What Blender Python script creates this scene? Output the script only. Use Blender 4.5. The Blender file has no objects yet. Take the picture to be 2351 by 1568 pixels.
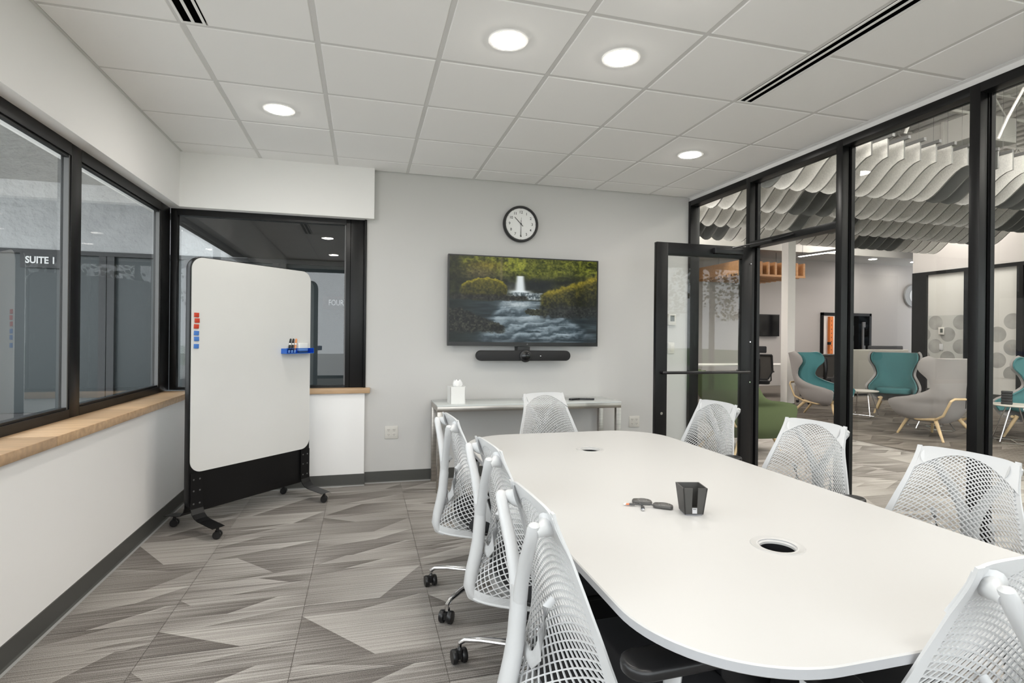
import bpy, bmesh, math, random
import numpy as np
from mathutils import Vector, Matrix
random.seed(7)
S = bpy.context.scene
COL = S.collection
PI = math.pi

# ---------------------------------------------------------------- camera, sky, exposure
YAW, ROLL = 0.2647, 0.0104
cd = bpy.data.cameras.new('camera'); cam = bpy.data.objects.new('camera', cd); COL.objects.link(cam)
_s, _c = math.sin(YAW), math.cos(YAW)
_f = Vector((_s, _c, 0)); _r = Vector((_c, -_s, 0)); _u = Vector((0, 0, 1))
_R = _r*math.cos(ROLL)+_u*math.sin(ROLL); _U = -_r*math.sin(ROLL)+_u*math.cos(ROLL)
cam.matrix_world = Matrix(((_R.x, _U.x, -_f.x, 0), (_R.y, _U.y, -_f.y, 0), (_R.z, _U.z, -_f.z, 1.327), (0, 0, 0, 1)))
cd.sensor_width = 36; cd.lens = 1256.7/2351*36; cd.shift_y = -(784-772.2)/2351; cd.clip_start = 0.02; cd.clip_end = 300
S.camera = cam
S.view_settings.view_transform = 'Standard'; S.view_settings.look = 'None'
S.view_settings.gamma = 1; S.view_settings.use_curve_mapping = False
S.view_settings.exposure = 1.06
W = bpy.data.worlds.new('world'); S.world = W; W.use_nodes = True
wn = W.node_tree.nodes; wl = W.node_tree.links
bg = wn['Background']; bg.inputs[1].default_value = 2.1; bg.inputs[0].default_value = (0.93, 0.96, 1.0, 1)
LAMP = 64.0          # radiance of the room's recessed downlights
LOBBY = 15.0          # radiance of the lobby's added high lamps and its pendant
CZ = 2.796           # ceiling height

# ---------------------------------------------------------------- helpers
MATS = {}
def mat(name, col, rough=0.5, metal=0.0, emit=0.0, spec=0.5, bump=None, noise=None, coat=0.0):
    if name in MATS: return MATS[name]
    m = bpy.data.materials.new(name); m.use_nodes = True; MATS[name] = m
    nt = m.node_tree; b = nt.nodes['Principled BSDF']
    c = tuple(col)+(1,)
    b.inputs['Base Color'].default_value = c; b.inputs['Roughness'].default_value = rough
    b.inputs['Metallic'].default_value = metal; b.inputs['Specular IOR Level'].default_value = spec
    if coat: b.inputs['Coat Weight'].default_value = coat; b.inputs['Coat Roughness'].default_value = 0.08
    if emit:
        b.inputs['Emission Color'].default_value = c; b.inputs['Emission Strength'].default_value = emit
    geo = nt.nodes.new('ShaderNodeNewGeometry')
    if noise:   # (scale vector, amount)
        mp = nt.nodes.new('ShaderNodeVectorMath'); mp.operation = 'MULTIPLY'; mp.inputs[1].default_value = noise[0]
        nz = nt.nodes.new('ShaderNodeTexNoise'); nz.inputs['Scale'].default_value = 1; nz.inputs['Detail'].default_value = 5
        mx = nt.nodes.new('ShaderNodeMixRGB'); mx.blend_type = 'MULTIPLY'; mx.inputs[0].default_value = 1
        rp = nt.nodes.new('ShaderNodeMapRange'); rp.inputs[1].default_value = 0.3; rp.inputs[2].default_value = 0.7
        rp.inputs[3].default_value = 1-noise[1]; rp.inputs[4].default_value = 1+noise[1]*0.4
        nt.links.new(geo.outputs['Position'], mp.inputs[0]); nt.links.new(mp.outputs[0], nz.inputs[0])
        nt.links.new(nz.outputs[0], rp.inputs[0]); mx.inputs[1].default_value = c
        nt.links.new(rp.outputs[0], mx.inputs[2]); nt.links.new(mx.outputs[0], b.inputs['Base Color'])
    if bump:    # (scale, strength, distance)
        nz = nt.nodes.new('ShaderNodeTexNoise'); nz.inputs['Scale'].default_value = bump[0]; nz.inputs['Detail'].default_value = 6
        bp = nt.nodes.new('ShaderNodeBump'); bp.inputs['Strength'].default_value = bump[1]; bp.inputs['Distance'].default_value = bump[2]
        nt.links.new(geo.outputs['Position'], nz.inputs[0]); nt.links.new(nz.outputs[0], bp.inputs['Height'])
        nt.links.new(bp.outputs[0], b.inputs['Normal'])
    return m
def glass(name, tint, refl=1.0, rough=0.0, ior=1.5):
    if name in MATS: return MATS[name]
    m = bpy.data.materials.new(name); m.use_nodes = True; MATS[name] = m
    nt = m.node_tree; nt.nodes.remove(nt.nodes['Principled BSDF']); out = nt.nodes['Material Output']
    tr = nt.nodes.new('ShaderNodeBsdfTransparent'); tr.inputs[0].default_value = tuple(tint)+(1,)
    gl = nt.nodes.new('ShaderNodeBsdfGlossy'); gl.inputs['Roughness'].default_value = rough; gl.inputs[0].default_value = (1, 1, 1, 1)
    fr = nt.nodes.new('ShaderNodeFresnel'); fr.inputs[0].default_value = ior
    # the same Fresnel on both faces of the pane
    lw = nt.nodes.new('ShaderNodeMath'); lw.operation = 'MULTIPLY'; lw.inputs[1].default_value = refl; lw.use_clamp = True
    geo = nt.nodes.new('ShaderNodeNewGeometry')
    bf = nt.nodes.new('ShaderNodeMath'); bf.operation = 'SUBTRACT'; bf.inputs[0].default_value = 1.0
    nt.links.new(geo.outputs['Backfacing'], bf.inputs[1])
    m2 = nt.nodes.new('ShaderNodeMath'); m2.operation = 'MULTIPLY'
    nt.links.new(fr.outputs[0], lw.inputs[0]); nt.links.new(lw.outputs[0], m2.inputs[0]); nt.links.new(bf.outputs[0], m2.inputs[1])
    mx = nt.nodes.new('ShaderNodeMixShader')
    nt.links.new(m2.outputs[0], mx.inputs[0]); nt.links.new(tr.outputs[0], mx.inputs[1]); nt.links.new(gl.outputs[0], mx.inputs[2])
    nt.links.new(mx.outputs[0], out.inputs[0])
    return m

class MB:
    def __init__(s): s.v = []; s.f = []
    def add(s, vs, fs):
        o = len(s.v); s.v += [tuple(p) for p in vs]; s.f += [tuple(i+o for i in f) for f in fs]; return s
    def box(s, x0, x1, y0, y1, z0, z1):
        if x0 > x1: x0, x1 = x1, x0
        if y0 > y1: y0, y1 = y1, y0
        if z0 > z1: z0, z1 = z1, z0
        return s.add([(x0,y0,z0),(x1,y0,z0),(x1,y1,z0),(x0,y1,z0),(x0,y0,z1),(x1,y0,z1),(x1,y1,z1),(x0,y1,z1)],
                     [(0,3,2,1),(4,5,6,7),(0,1,5,4),(1,2,6,5),(2,3,7,6),(3,0,4,7)])
    def prism(s, pts, axis, a, b):
        # pts: 2D ccw outline; axis 'z': (x,y) ; 'y': (x,z); 'x': (y,z)
        def P(p, h):
            return {'z': (p[0], p[1], h), 'y': (p[0], h, p[1]), 'x': (h, p[0], p[1])}[axis]
        n = len(pts)
        vs = [P(p, a) for p in pts]+[P(p, b) for p in pts]
        fs = [tuple(range(n))[::-1], tuple(range(n, 2*n))]+[(i, (i+1) % n, n+(i+1) % n, n+i) for i in range(n)]
        return s.add(vs, fs)
    def lathe(s, prof, c=(0, 0, 0), n=24, axis='z', cap=True):
        vs = []; fs = []
        for r, h in prof:
            for k in range(n):
                a = 2*PI*k/n; x, y = r*math.cos(a), r*math.sin(a)
                p = {'z': (x, y, h), 'y': (x, h, y), 'x': (h, x, y)}[axis]
                vs.append((p[0]+c[0], p[1]+c[1], p[2]+c[2]))
        for j in range(len(prof)-1):
            for k in range(n):
                fs.append((j*n+k, j*n+(k+1) % n, (j+1)*n+(k+1) % n, (j+1)*n+k))
        if cap: fs += [tuple(range(n))[::-1], tuple(range((len(prof)-1)*n, len(prof)*n))]
        return s.add(vs, fs)
    def tube(s, path, rad, n=10, flat=None, up=(0, 0, 1), cap=True):
        # rad: number or list; flat: list of (ra, rb) radii across side/up
        P = [Vector(p) for p in path]; L = len(P); vs = []; fs = []
        for i, p in enumerate(P):
            t = (P[min(i+1, L-1)]-P[max(i-1, 0)]).normalized()
            u = Vector(up)
            if abs(t.dot(u)) > 0.97: u = Vector((0, 1, 0)) if abs(t.y) < 0.9 else Vector((1, 0, 0))
            a = t.cross(u).normalized(); b = a.cross(t).normalized()
            if flat: ra, rb = flat[i] if isinstance(flat[0], (tuple, list)) else flat
            else: ra = rb = rad[i] if isinstance(rad, (list, tuple)) else rad
            for k in range(n):
                g = 2*PI*k/n
                vs.append(tuple(p+a*(ra*math.cos(g))+b*(rb*math.sin(g))))
        for j in range(L-1):
            for k in range(n): fs.append((j*n+k, j*n+(k+1) % n, (j+1)*n+(k+1) % n, (j+1)*n+k))
        if cap: fs += [tuple(range(n))[::-1], tuple(range((L-1)*n, L*n))]
        return s.add(vs, fs)
    def sheet(s, fn, nu, nv, thick=None):
        # fn(u,v)->point with u,v in 0..1 ; closed slab with the given thickness along the normal
        G = [[Vector(fn(i/nu, j/nv)) for i in range(nu+1)] for j in range(nv+1)]
        def nrm(i, j):
            a = G[j][min(i+1, nu)]-G[j][max(i-1, 0)]; b = G[min(j+1, nv)][i]-G[max(j-1, 0)][i]
            n = a.cross(b); return n.normalized() if n.length > 1e-9 else Vector((0, 0, 1))
        w = nu+1
        vs = [G[j][i] for j in range(nv+1) for i in range(w)]
        fs = [(j*w+i, j*w+i+1, (j+1)*w+i+1, (j+1)*w+i) for j in range(nv) for i in range(nu)]
        if thick:
            m = len(vs)
            vs = vs+[G[j][i]-nrm(i, j)*thick for j in range(nv+1) for i in range(w)]
            fs = fs+[tuple(m+k for k in f[::-1]) for f in fs]
            for i in range(nu):
                fs.append((i+1, i, m+i, m+i+1)); k = nv*w; fs.append((k+i, k+i+1, m+k+i+1, m+k+i))
            for j in range(nv):
                fs.append((j*w, (j+1)*w, m+(j+1)*w, m+j*w)); fs.append(((j+1)*w+nu, j*w+nu, m+j*w+nu, m+(j+1)*w+nu))
        return s.add(vs, fs)
    def xf(s, M):
        s.v = [tuple(M @ Vector(p)) for p in s.v]; return s
    def build(s, name, m, parent=None, smooth=False, bevel=0, seg=2, loc=None, subsurf=0, rot=None):
        me = bpy.data.meshes.new(name); me.from_pydata(s.v, [], s.f); me.materials.append(m)
        bm = bmesh.new(); bm.from_mesh(me)
        if len(s.v) < 60000: bmesh.ops.recalc_face_normals(bm, faces=bm.faces)
        if bevel:
            es = [e for e in bm.edges if len(e.link_faces) == 2 and e.calc_face_angle(0) > 0.6]
            bmesh.ops.bevel(bm, geom=es, offset=bevel, segments=seg, profile=0.5, affect='EDGES', clamp_overlap=True)
        bm.to_mesh(me); bm.free()
        if smooth or bevel:
            me.polygons.foreach_set('use_smooth', [True]*len(me.polygons))
            me.set_sharp_from_angle(angle=math.radians(40 if smooth else 50))
        o = bpy.data.objects.new(name, me); COL.objects.link(o)
        if subsurf:
            md = o.modifiers.new('sub', 'SUBSURF'); md.levels = subsurf; md.render_levels = subsurf
        if loc: o.location = loc
        if rot: o.rotation_euler = rot
        if parent: o.parent = parent
        return o
def rrect(x0, x1, y0, y1, r, n=6):
    out = []
    for cx, cy, a0 in ((x1-r, y0+r, -90), (x1-r, y1-r, 0), (x0+r, y1-r, 90), (x0+r, y0+r, 180)):
        for k in range(n+1):
            a = math.radians(a0+90*k/n); out.append((cx+r*math.cos(a), cy+r*math.sin(a)))
    return out
def tag(o, label=None, cat=None, group=None, kind=None):
    if label: o['label'] = label
    if cat: o['category'] = cat
    if group: o['group'] = group
    if kind: o['kind'] = kind
    return o
def thing(name, label, cat, loc=(0, 0, 0), rz=0, group=None, kind=None):
    o = bpy.data.objects.new(name, None); COL.objects.link(o); o.location = loc; o.rotation_euler = (0, 0, rz)
    o.empty_display_size = 0.1
    return tag(o, label, cat, group, kind)
def kids(o): return [c for c in list(bpy.data.objects) if c.parent == o]
def copy_tree(o, parent=None):
    c = o.copy(); COL.objects.link(c); c.parent = parent
    for ch in kids(o): copy_tree(ch, c)
    return c
def box(name, m, parent, *b, bevel=0): return MB().box(*b).build(name, m, parent, bevel=bevel)
def lerp_tab(t, tab):
    for (a, *A), (b, *B) in zip(tab, tab[1:]):
        if t <= b:
            k = (t-a)/(b-a) if b > a else 0; k = max(0, min(1, k)); k2 = k
            return [p+(q-p)*k2 for p, q in zip(A, B)]
    return list(tab[-1][1:])
def smooth_tab(tab):
    # Catmull-Rom over a table of (t, values...)
    ts = [r[0] for r in tab]
    def f(t):
        t = max(ts[0], min(ts[-1], t)); i = 0
        while i < len(ts)-2 and t > ts[i+1]: i += 1
        k = (t-ts[i])/(ts[i+1]-ts[i]); p1 = tab[i][1:]; p2 = tab[i+1][1:]
        p0 = tab[max(i-1, 0)][1:]; p3 = tab[min(i+2, len(ts)-1)][1:]
        return [0.5*(2*b+(c-a)*k+(2*a-5*b+4*c-d)*k*k+(3*b-a-3*c+d)*k**3) for a, b, c, d in zip(p0, p1, p2, p3)]
    return f
def text_part(name, body, size, m, loc, rot, parent, depth=0.002, align='CENTER', bold=0.0, label=None):
    cu = bpy.data.curves.new(name, 'FONT'); cu.body = body; cu.size = size; cu.extrude = depth/2; cu.offset = bold
    cu.align_x = align; cu.align_y = 'CENTER'; cu.resolution_u = 3
    o = bpy.data.objects.new('tmp', cu); COL.objects.link(o)
    dg = bpy.context.evaluated_depsgraph_get(); me = bpy.data.meshes.new_from_object(o.evaluated_get(dg))
    bpy.data.objects.remove(o); me.materials.clear(); me.materials.append(m)
    o = bpy.data.objects.new(name, me); COL.objects.link(o); o.location = loc; o.rotation_euler = rot; o.parent = parent
    return o

# ---------------------------------------------------------------- materials
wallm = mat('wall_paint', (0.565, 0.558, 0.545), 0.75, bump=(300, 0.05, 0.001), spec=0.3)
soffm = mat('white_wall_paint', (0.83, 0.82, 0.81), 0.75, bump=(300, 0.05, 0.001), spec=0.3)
ceilm = mat('ceiling_tile_paint', (0.92, 0.915, 0.905), 0.9, bump=(420, 0.12, 0.001), spec=0.1)
gridm = mat('grid_paint', (0.70, 0.695, 0.68), 0.55)
blackm = mat('black_aluminium', (0.006, 0.006, 0.0065), 0.36, 0.0, spec=0.3)
vinyl = mat('grey_vinyl', (0.065, 0.065, 0.06), 0.42)
vinyl2 = mat('grey_vinyl_edge', (0.30, 0.30, 0.29), 0.4)
woodm = mat('maple', (0.50, 0.33, 0.19), 0.42, noise=((3, 30, 30), 0.25))
ashm = mat('ash_wood', (0.62, 0.46, 0.26), 0.45, noise=((20, 20, 3), 0.2))
whitep = mat('white_plastic', (0.56, 0.565, 0.57), 0.32, spec=0.5)
chrome = mat('polished_aluminium', (0.72, 0.72, 0.73), 0.13, 1.0)
steelm = mat('brushed_steel', (0.50, 0.47, 0.43), 0.33, 1.0, noise=((2, 60, 60), 0.2))
blackp = mat('black_plastic', (0.010, 0.010, 0.011), 0.35)
blackf = mat('black_fabric', (0.018, 0.018, 0.020), 0.9)
tablem = mat('white_laminate', (0.525, 0.52, 0.51), 0.38, spec=0.4)
tabled = mat('grey_edge_band', (0.42, 0.425, 0.44), 0.4)
tblk = mat('table_base_black', (0.008, 0.008, 0.009), 0.45)
boardm = mat('whiteboard_surface', (0.73, 0.73, 0.715), 0.22, spec=0.5, noise=((2, 2, 2), 0.03))
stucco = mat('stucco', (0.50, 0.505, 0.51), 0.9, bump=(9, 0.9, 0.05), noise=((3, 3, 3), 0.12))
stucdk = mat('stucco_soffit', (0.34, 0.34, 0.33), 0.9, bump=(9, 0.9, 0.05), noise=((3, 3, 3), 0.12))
wing = glass('window_glass', (0.95, 0.97, 0.965), 1.7)
parg = glass('partition_glass', (0.965, 0.975, 0.97), 0.8)
lobw = mat('lobby_wall_paint', (0.42, 0.395, 0.38), 0.8)
lobd = mat('lobby_dark_paint', (0.22, 0.20, 0.19), 0.8)
lobwh = mat('lobby_white_paint', (0.72, 0.70, 0.67), 0.7)
teal = mat('teal_fabric', (0.060, 0.185, 0.195), 0.95, bump=(900, 0.3, 0.001))
greyf = mat('grey_fabric', (0.33, 0.31, 0.30), 0.95, bump=(900, 0.3, 0.001))
greenf = mat('green_fabric', (0.095, 0.125, 0.055), 0.95, bump=(900, 0.3, 0.001))
feltl = mat('light_felt', (0.80, 0.79, 0.765), 0.95, noise=((60, 60, 60), 0.15))
felte = mat('felt_edge_shade', (0.20, 0.20, 0.195), 0.95)  # shadow in the gaps between baffles, painted onto the panel edges
feltd = mat('dark_felt', (0.12, 0.125, 0.12), 0.95, noise=((60, 60, 60), 0.15))
lampm = mat('lamp_diffuser', (1.0, 0.955, 0.89), 0.5, emit=LAMP)
lobbylamp = mat('lobby_lamp_diffuser', (1.0, 0.95, 0.88), 0.5, emit=LOBBY)
signw = mat('sign_white', (0.8, 0.8, 0.8), 0.5)
extg = mat('tinted_door_glass', (0.045, 0.055, 0.058), 0.25, spec=0.3)
concm = mat('concrete', (0.50, 0.49, 0.47), 0.9, noise=((6, 6, 6), 0.2))
mat('grass_green', (0.10, 0.22, 0.05), 0.95, noise=((8, 8, 8), 0.4))

# ---------------------------------------------------------------- carpet
def carpet_mat(name, lo, hi):
    m = bpy.data.materials.new(name); m.use_nodes = True; nt = m.node_tree; b = nt.nodes['Principled BSDF']
    b.inputs['Roughness'].default_value = 0.95; b.inputs['Specular IOR Level'].default_value = 0.15
    geo = nt.nodes.new('ShaderNodeNewGeometry')
    at = nt.nodes.new('ShaderNodeAttribute'); at.attribute_name = 'tone'
    def nz(vec, det, lo_, hi_):
        a = nt.nodes.new('ShaderNodeVectorMath'); a.operation = 'MULTIPLY'; a.inputs[1].default_value = vec
        n = nt.nodes.new('ShaderNodeTexNoise'); n.inputs['Scale'].default_value = 1; n.inputs['Detail'].default_value = det
        r = nt.nodes.new('ShaderNodeMapRange'); r.inputs[1].default_value = 0.32; r.inputs[2].default_value = 0.68
        r.inputs[3].default_value = lo_; r.inputs[4].default_value = hi_; r.clamp = False
        nt.links.new(geo.outputs['Position'], a.inputs[0]); nt.links.new(a.outputs[0], n.inputs[0]); nt.links.new(n.outputs[0], r.inputs[0])
        return r.outputs[0], n.outputs[0]
    streak, _ = nz((0.7, 150, 1), 4, -0.30, 0.30)
    fine, fr = nz((330, 420, 330), 1, -0.22, 0.22)
    a1 = nt.nodes.new('ShaderNodeMath'); a1.operation = 'ADD'; a2 = nt.nodes.new('ShaderNodeMath'); a2.operation = 'ADD'; a2.use_clamp = True
    nt.links.new(at.outputs['Fac'], a1.inputs[0]); nt.links.new(streak, a1.inputs[1])
    nt.links.new(a1.outputs[0], a2.inputs[0]); nt.links.new(fine, a2.inputs[1])
    mx = nt.nodes.new('ShaderNodeMixRGB'); mx.inputs[1].default_value = lo+(1,); mx.inputs[2].default_value = hi+(1,)
    nt.links.new(a2.outputs[0], mx.inputs[0]); nt.links.new(mx.outputs[0], b.inputs['Base Color'])
    bp = nt.nodes.new('ShaderNodeBump'); bp.inputs['Strength'].default_value = 0.5; bp.inputs['Distance'].default_value = 0.003
    nt.links.new(fr, bp.inputs['Height']); nt.links.new(bp.outputs[0], b.inputs['Normal'])
    return m
carpet = carpet_mat('carpet', (0.115, 0.101, 0.091), (0.53, 0.50, 0.465))
carpet2 = carpet_mat('lobby_carpet', (0.075, 0.062, 0.052), (0.31, 0.28, 0.245))
T = 0.598
def carpet_mesh(m, seed, lite=0.0):
    rnd = random.Random(seed)
    bm = bmesh.new(); lay = bm.verts.layers.float.new('tone')
    g = 0.0012; x0, x1 = g, T-g; y = g; ys = [g]
    cuts = sorted([rnd.uniform(0.08, 0.52) for _ in range(4)])
    ys += [c for c in cuts]+[T-g]
    ys = [a for i, a in enumerate(ys) if i == 0 or a-ys[i-1] > 0.035 or i == len(ys)-1]
    def quad(pts, ts):
        vs = []
        for (px, py), t in zip(pts, ts):
            v = bm.verts.new((px, py, 0)); v[lay] = t; vs.append(v)
        bm.faces.new(vs)
    kind = 0
    for a, b in zip(ys, ys[1:]):
        c0 = rnd.uniform(-0.05, 0.5); c1 = c0+rnd.uniform(0.16, 0.48)*rnd.choice((1, 1, -1))
        ca, cb = [max(x0, min(x1, q)) for q in (c0, c1)]
        dark = rnd.uniform(0.02, 0.18)+lite; light = rnd.uniform(0.42, 0.72)+lite; mid = rnd.uniform(0.26, 0.42)+lite
        if rnd.random() < 0.5: dark, light = light, dark
        if ca > x0+1e-4 or cb > x0+1e-4: quad([(x0, a), (max(ca, x0+.001), a), (max(cb, x0+.001), b), (x0, b)], [mid, dark, dark, mid])
        if ca < x1-1e-4 or cb < x1-1e-4: quad([(min(max(ca, x0+.001), x1-.001), a), (x1, a), (x1, b), (min(max(cb, x0+.001), x1-.001), b)], [light, mid, mid, light])
    me = bpy.data.meshes.new('carpet_tile'); bm.to_mesh(me); bm.free(); me.materials.append(m); return me
cmesh = [carpet_mesh(carpet, i) for i in range(22)]
cmesh2 = [carpet_mesh(carpet2, 40+i) for i in range(10)]
cmesh3 = [carpet_mesh(carpet, 60+i, 0.08) for i in range(8)]
floor = tag(MB().box(-1.6, 3.38, -1.3, 5.3, -0.15, -0.003).build('floor', carpet), 'grey patterned carpet tile floor of the meeting room', 'floor', kind='structure')
def lay(parent, meshes, x0, x1, y0, y1, seed):
    rnd = random.Random(seed); n = 0
    i0 = math.floor((x0-0.332)/T+1e-6)
    x = 0.332+i0*T
    while x < x1-0.02:
        off = rnd.choice((0, 0.15, 0.3, 0.45)); y = y0-T+off
        while y < y1-0.01:
            me = rnd.choice(meshes); a, b = max(x, x0), min(x+T, x1); c, d = max(y, y0), min(y+T, y1)
            if b-a > 0.02 and d-c > 0.02:
                o = bpy.data.objects.new('carpet_tile', me); COL.objects.link(o); o.parent = parent
                o.location = (a, c, 0.0); o.scale = ((b-a)/T, (d-c)/T, 1); n += 1
            y += T
        x += T
    return n
lay(floor, cmesh, -1.365, 3.30, -0.9, 5.07, 3)

# ---------------------------------------------------------------- ceiling
GX0, GY0, G = -0.8477, 2.9232, 0.6096
ceiling = tag(MB().box(-1.6, 3.45, -1.3, 5.3, CZ+0.03, CZ+0.15).build('ceiling', gridm), 'suspended grid ceiling of square white tiles', 'ceiling', kind='structure')
xs = [-1.452]+[GX0+G*i for i in range(7)]+[3.255]
yl = [-1.2]+[GY0+G*j for j in range(-6, 4)]+[5.06]
ycuts = yl
slots = [(2.212, 2.318, 0.49, 2.905), (-0.845, -0.738, 1.69, 2.905)]
tile_cache = {}
def ceil_tile(a, b, c, d):
    key = (round(b-a, 3), round(d-c, 3))
    if key not in tile_cache:
        w, h = key; e = 0.006; z0, z1 = 0.0, 0.012
        vs = [(e, e, z0), (w-e, e, z0), (w-e, h-e, z0), (e, h-e, z0), (0, 0, 0.006), (w, 0, 0.006), (w, h, 0.006), (0, h, 0.006), (0, 0, z1), (w, 0, z1), (w, h, z1), (0, h, z1)]
        fs = [(3, 2, 1, 0)]+[(i, (i+1) % 4, 4+(i+1) % 4, 4+i) for i in range(4)]+[(4+i, 4+(i+1) % 4, 8+(i+1) % 4, 8+i) for i in range(4)]
        o = MB().add(vs, fs).build('ceiling_tile', ceilm, ceiling); tile_cache[key] = o.data; o.location = (a, c, CZ); return
    o = bpy.data.objects.new('ceiling_tile', tile_cache[key]); COL.objects.link(o); o.parent = ceiling; o.location = (a, c, CZ)
hb = 0.0105
for i in range(len(xs)-1):
    for j in range(len(ycuts)-1):
        a, b, c, d = xs[i]+hb, xs[i+1]-hb, ycuts[j]+hb, ycuts[j+1]-hb
        if i == 0: a = xs[0]+0.018
        if i == len(xs)-2: b = xs[-1]-0.002
        for sx0, sx1, sy0, sy1 in slots:
            if d < sy1+0.05 and c > sy0-0.05:
                if a < sx1 < b and sx0 <= a+0.03: a = sx1+0.004
        if b-a > 0.03 and d-c > 0.03: ceil_tile(a, b, c, d)
for x in xs[1:-1]:
    box('grid_bar', gridm, ceiling, x-0.012, x+0.012, -1.2, 5.06, CZ+0.003, CZ+0.03)
for y in ycuts[1:-1]:
    cuts = [xs[0]]+[q for sx0, sx1, sy0, sy1 in sorted(slots) if sy0 < y < sy1-0.02 or abs(y-sy1) < 0.001 for q in (sx0, sx1)]+[xs[-1]+0.004]
    for a, b in zip(cuts[::2], cuts[1::2]): box('grid_bar', gridm, ceiling, a, b, y-0.011, y+0.011, CZ+0.0035, CZ+0.03)
box('grid_bar', gridm, ceiling, -1.452, -1.434, -1.2, 4.985, CZ+0.002, CZ+0.03)
box('border_panel', ceilm, ceiling, 3.255, 3.30, -1.3, 5.06, CZ-0.001, CZ+0.03)

voidm = mat('slot_void', (0.002, 0.002, 0.002), 0.9, spec=0.0)
def slot_vent(x0, x1, y0, y1, label):
    t = thing('slot_diffuser', label, 'air vent', (x0, y0, CZ))
    w, L = x1-x0, y1-y0
    z0 = -0.004
    box('backing', voidm, t, 0.002, w-0.002, 0.002, L-0.002, 0.0, 0.024)
    box('flange', ceilm, t, 0, 0.012, 0, L, z0, -0.0002); box('flange', ceilm, t, w-0.012, w, 0, L, z0, -0.0002)
    box('end_cap', ceilm, t, 0.012, w-0.012, 0, 0.010, z0, -0.0002); box('end_cap', ceilm, t, 0.012, w-0.012, L-0.010, L, z0, -0.0002)
    box('divider_bar', ceilm, t, w/2-0.007, w/2+0.007, 0.012, L-0.012, z0+0.001, -0.0002)
    return t
slot_vent(*slots[0], 'long black slot air diffuser in the ceiling beside the glass partition')
slot_vent(*slots[1], 'short black slot air diffuser in the ceiling near the window wall')

def downlight(x, y, label, z=CZ, r=0.083, group='recessed round ceiling downlights'):
    t = thing('recessed_downlight', label, 'ceiling light', (x, y, z), 0, group)
    MB().lathe([(r+0.018, 0.0), (r+0.016, -0.004), (r, -0.004), (r-0.002, 0.0)], n=40, cap=False).build('trim_ring', ceilm, t, smooth=True)
    MB().lathe([(0.001, -0.014), (r*0.45, -0.0125), (r*0.8, -0.008), (r, -0.003)], n=40, cap=False).build('diffuser', lampm, t, smooth=True)
    return t
downlight(0.678, 2.63, 'brightest round downlight, above the far half of the table')
downlight(1.290, 2.63, 'round downlight in the tile right of the brightest one, above the table')
downlight(-0.548, 3.86, 'round downlight over the mobile whiteboard')
downlight(2.510, 3.86, 'round downlight near the open glass door')
downlight(1.30, 1.98, 'round downlight cut by the top edge of the photo')
for x, y in ((-0.548, 1.42), (0.678, 0.80), (1.90, 0.80), (2.510, 1.42), (-0.548, -0.4), (1.29, -0.4)):
    downlight(x, y, 'round downlight behind the photographer', group='downlights behind the photographer')

# ---------------------------------------------------------------- room shell
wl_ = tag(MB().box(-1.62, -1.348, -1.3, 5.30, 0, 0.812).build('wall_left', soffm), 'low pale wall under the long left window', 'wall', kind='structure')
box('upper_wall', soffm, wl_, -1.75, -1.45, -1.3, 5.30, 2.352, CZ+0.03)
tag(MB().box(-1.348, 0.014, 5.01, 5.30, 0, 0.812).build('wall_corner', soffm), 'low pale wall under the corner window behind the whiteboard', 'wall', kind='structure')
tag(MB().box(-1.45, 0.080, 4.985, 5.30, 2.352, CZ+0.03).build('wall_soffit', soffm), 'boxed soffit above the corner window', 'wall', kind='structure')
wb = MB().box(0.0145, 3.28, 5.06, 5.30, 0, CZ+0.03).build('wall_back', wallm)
tag(wb, 'pale grey end wall carrying the television and the clock', 'wall', kind='structure')
wr = MB().box(-1.75, 3.45, -1.4, -1.2, 0, 0.45).build('wall_rear', wallm)
tag(wr, 'pale wall with a wide window behind the photographer', 'wall', kind='structure')
box('upper_wall', wallm, wr, -1.75, 3.45, -1.4, -1.2, 2.62, CZ+0.03)
for a, b in ((-1.75, -1.45), (3.2, 3.45)): box('pier', wallm, wr, a, b, -1.4, -1.2, 0.45, 2.62)
w5 = thing('window_5', 'wide black framed window behind the photographer', 'window', kind='structure')
for x in (-1.45, -0.3, 0.85, 2.0, 3.14): box('mullion', blackm, w5, x, x+0.06, -1.35, -1.25, 0.45, 2.62)
for z in (0.45, 2.56): box('rail', blackm, w5, -1.45, 3.2, -1.35, -1.25, z, z+0.06)
box('pane', parg, w5, -1.45, 3.2, -1.31, -1.30, 0.50, 2.57)
hdr = tag(MB().box(3.29, 3.44, -1.3, 5.30, 2.757, 3.0).build('wall_header', soffm), 'thin plaster strip above the black glass partition', 'wall', kind='structure')
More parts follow.
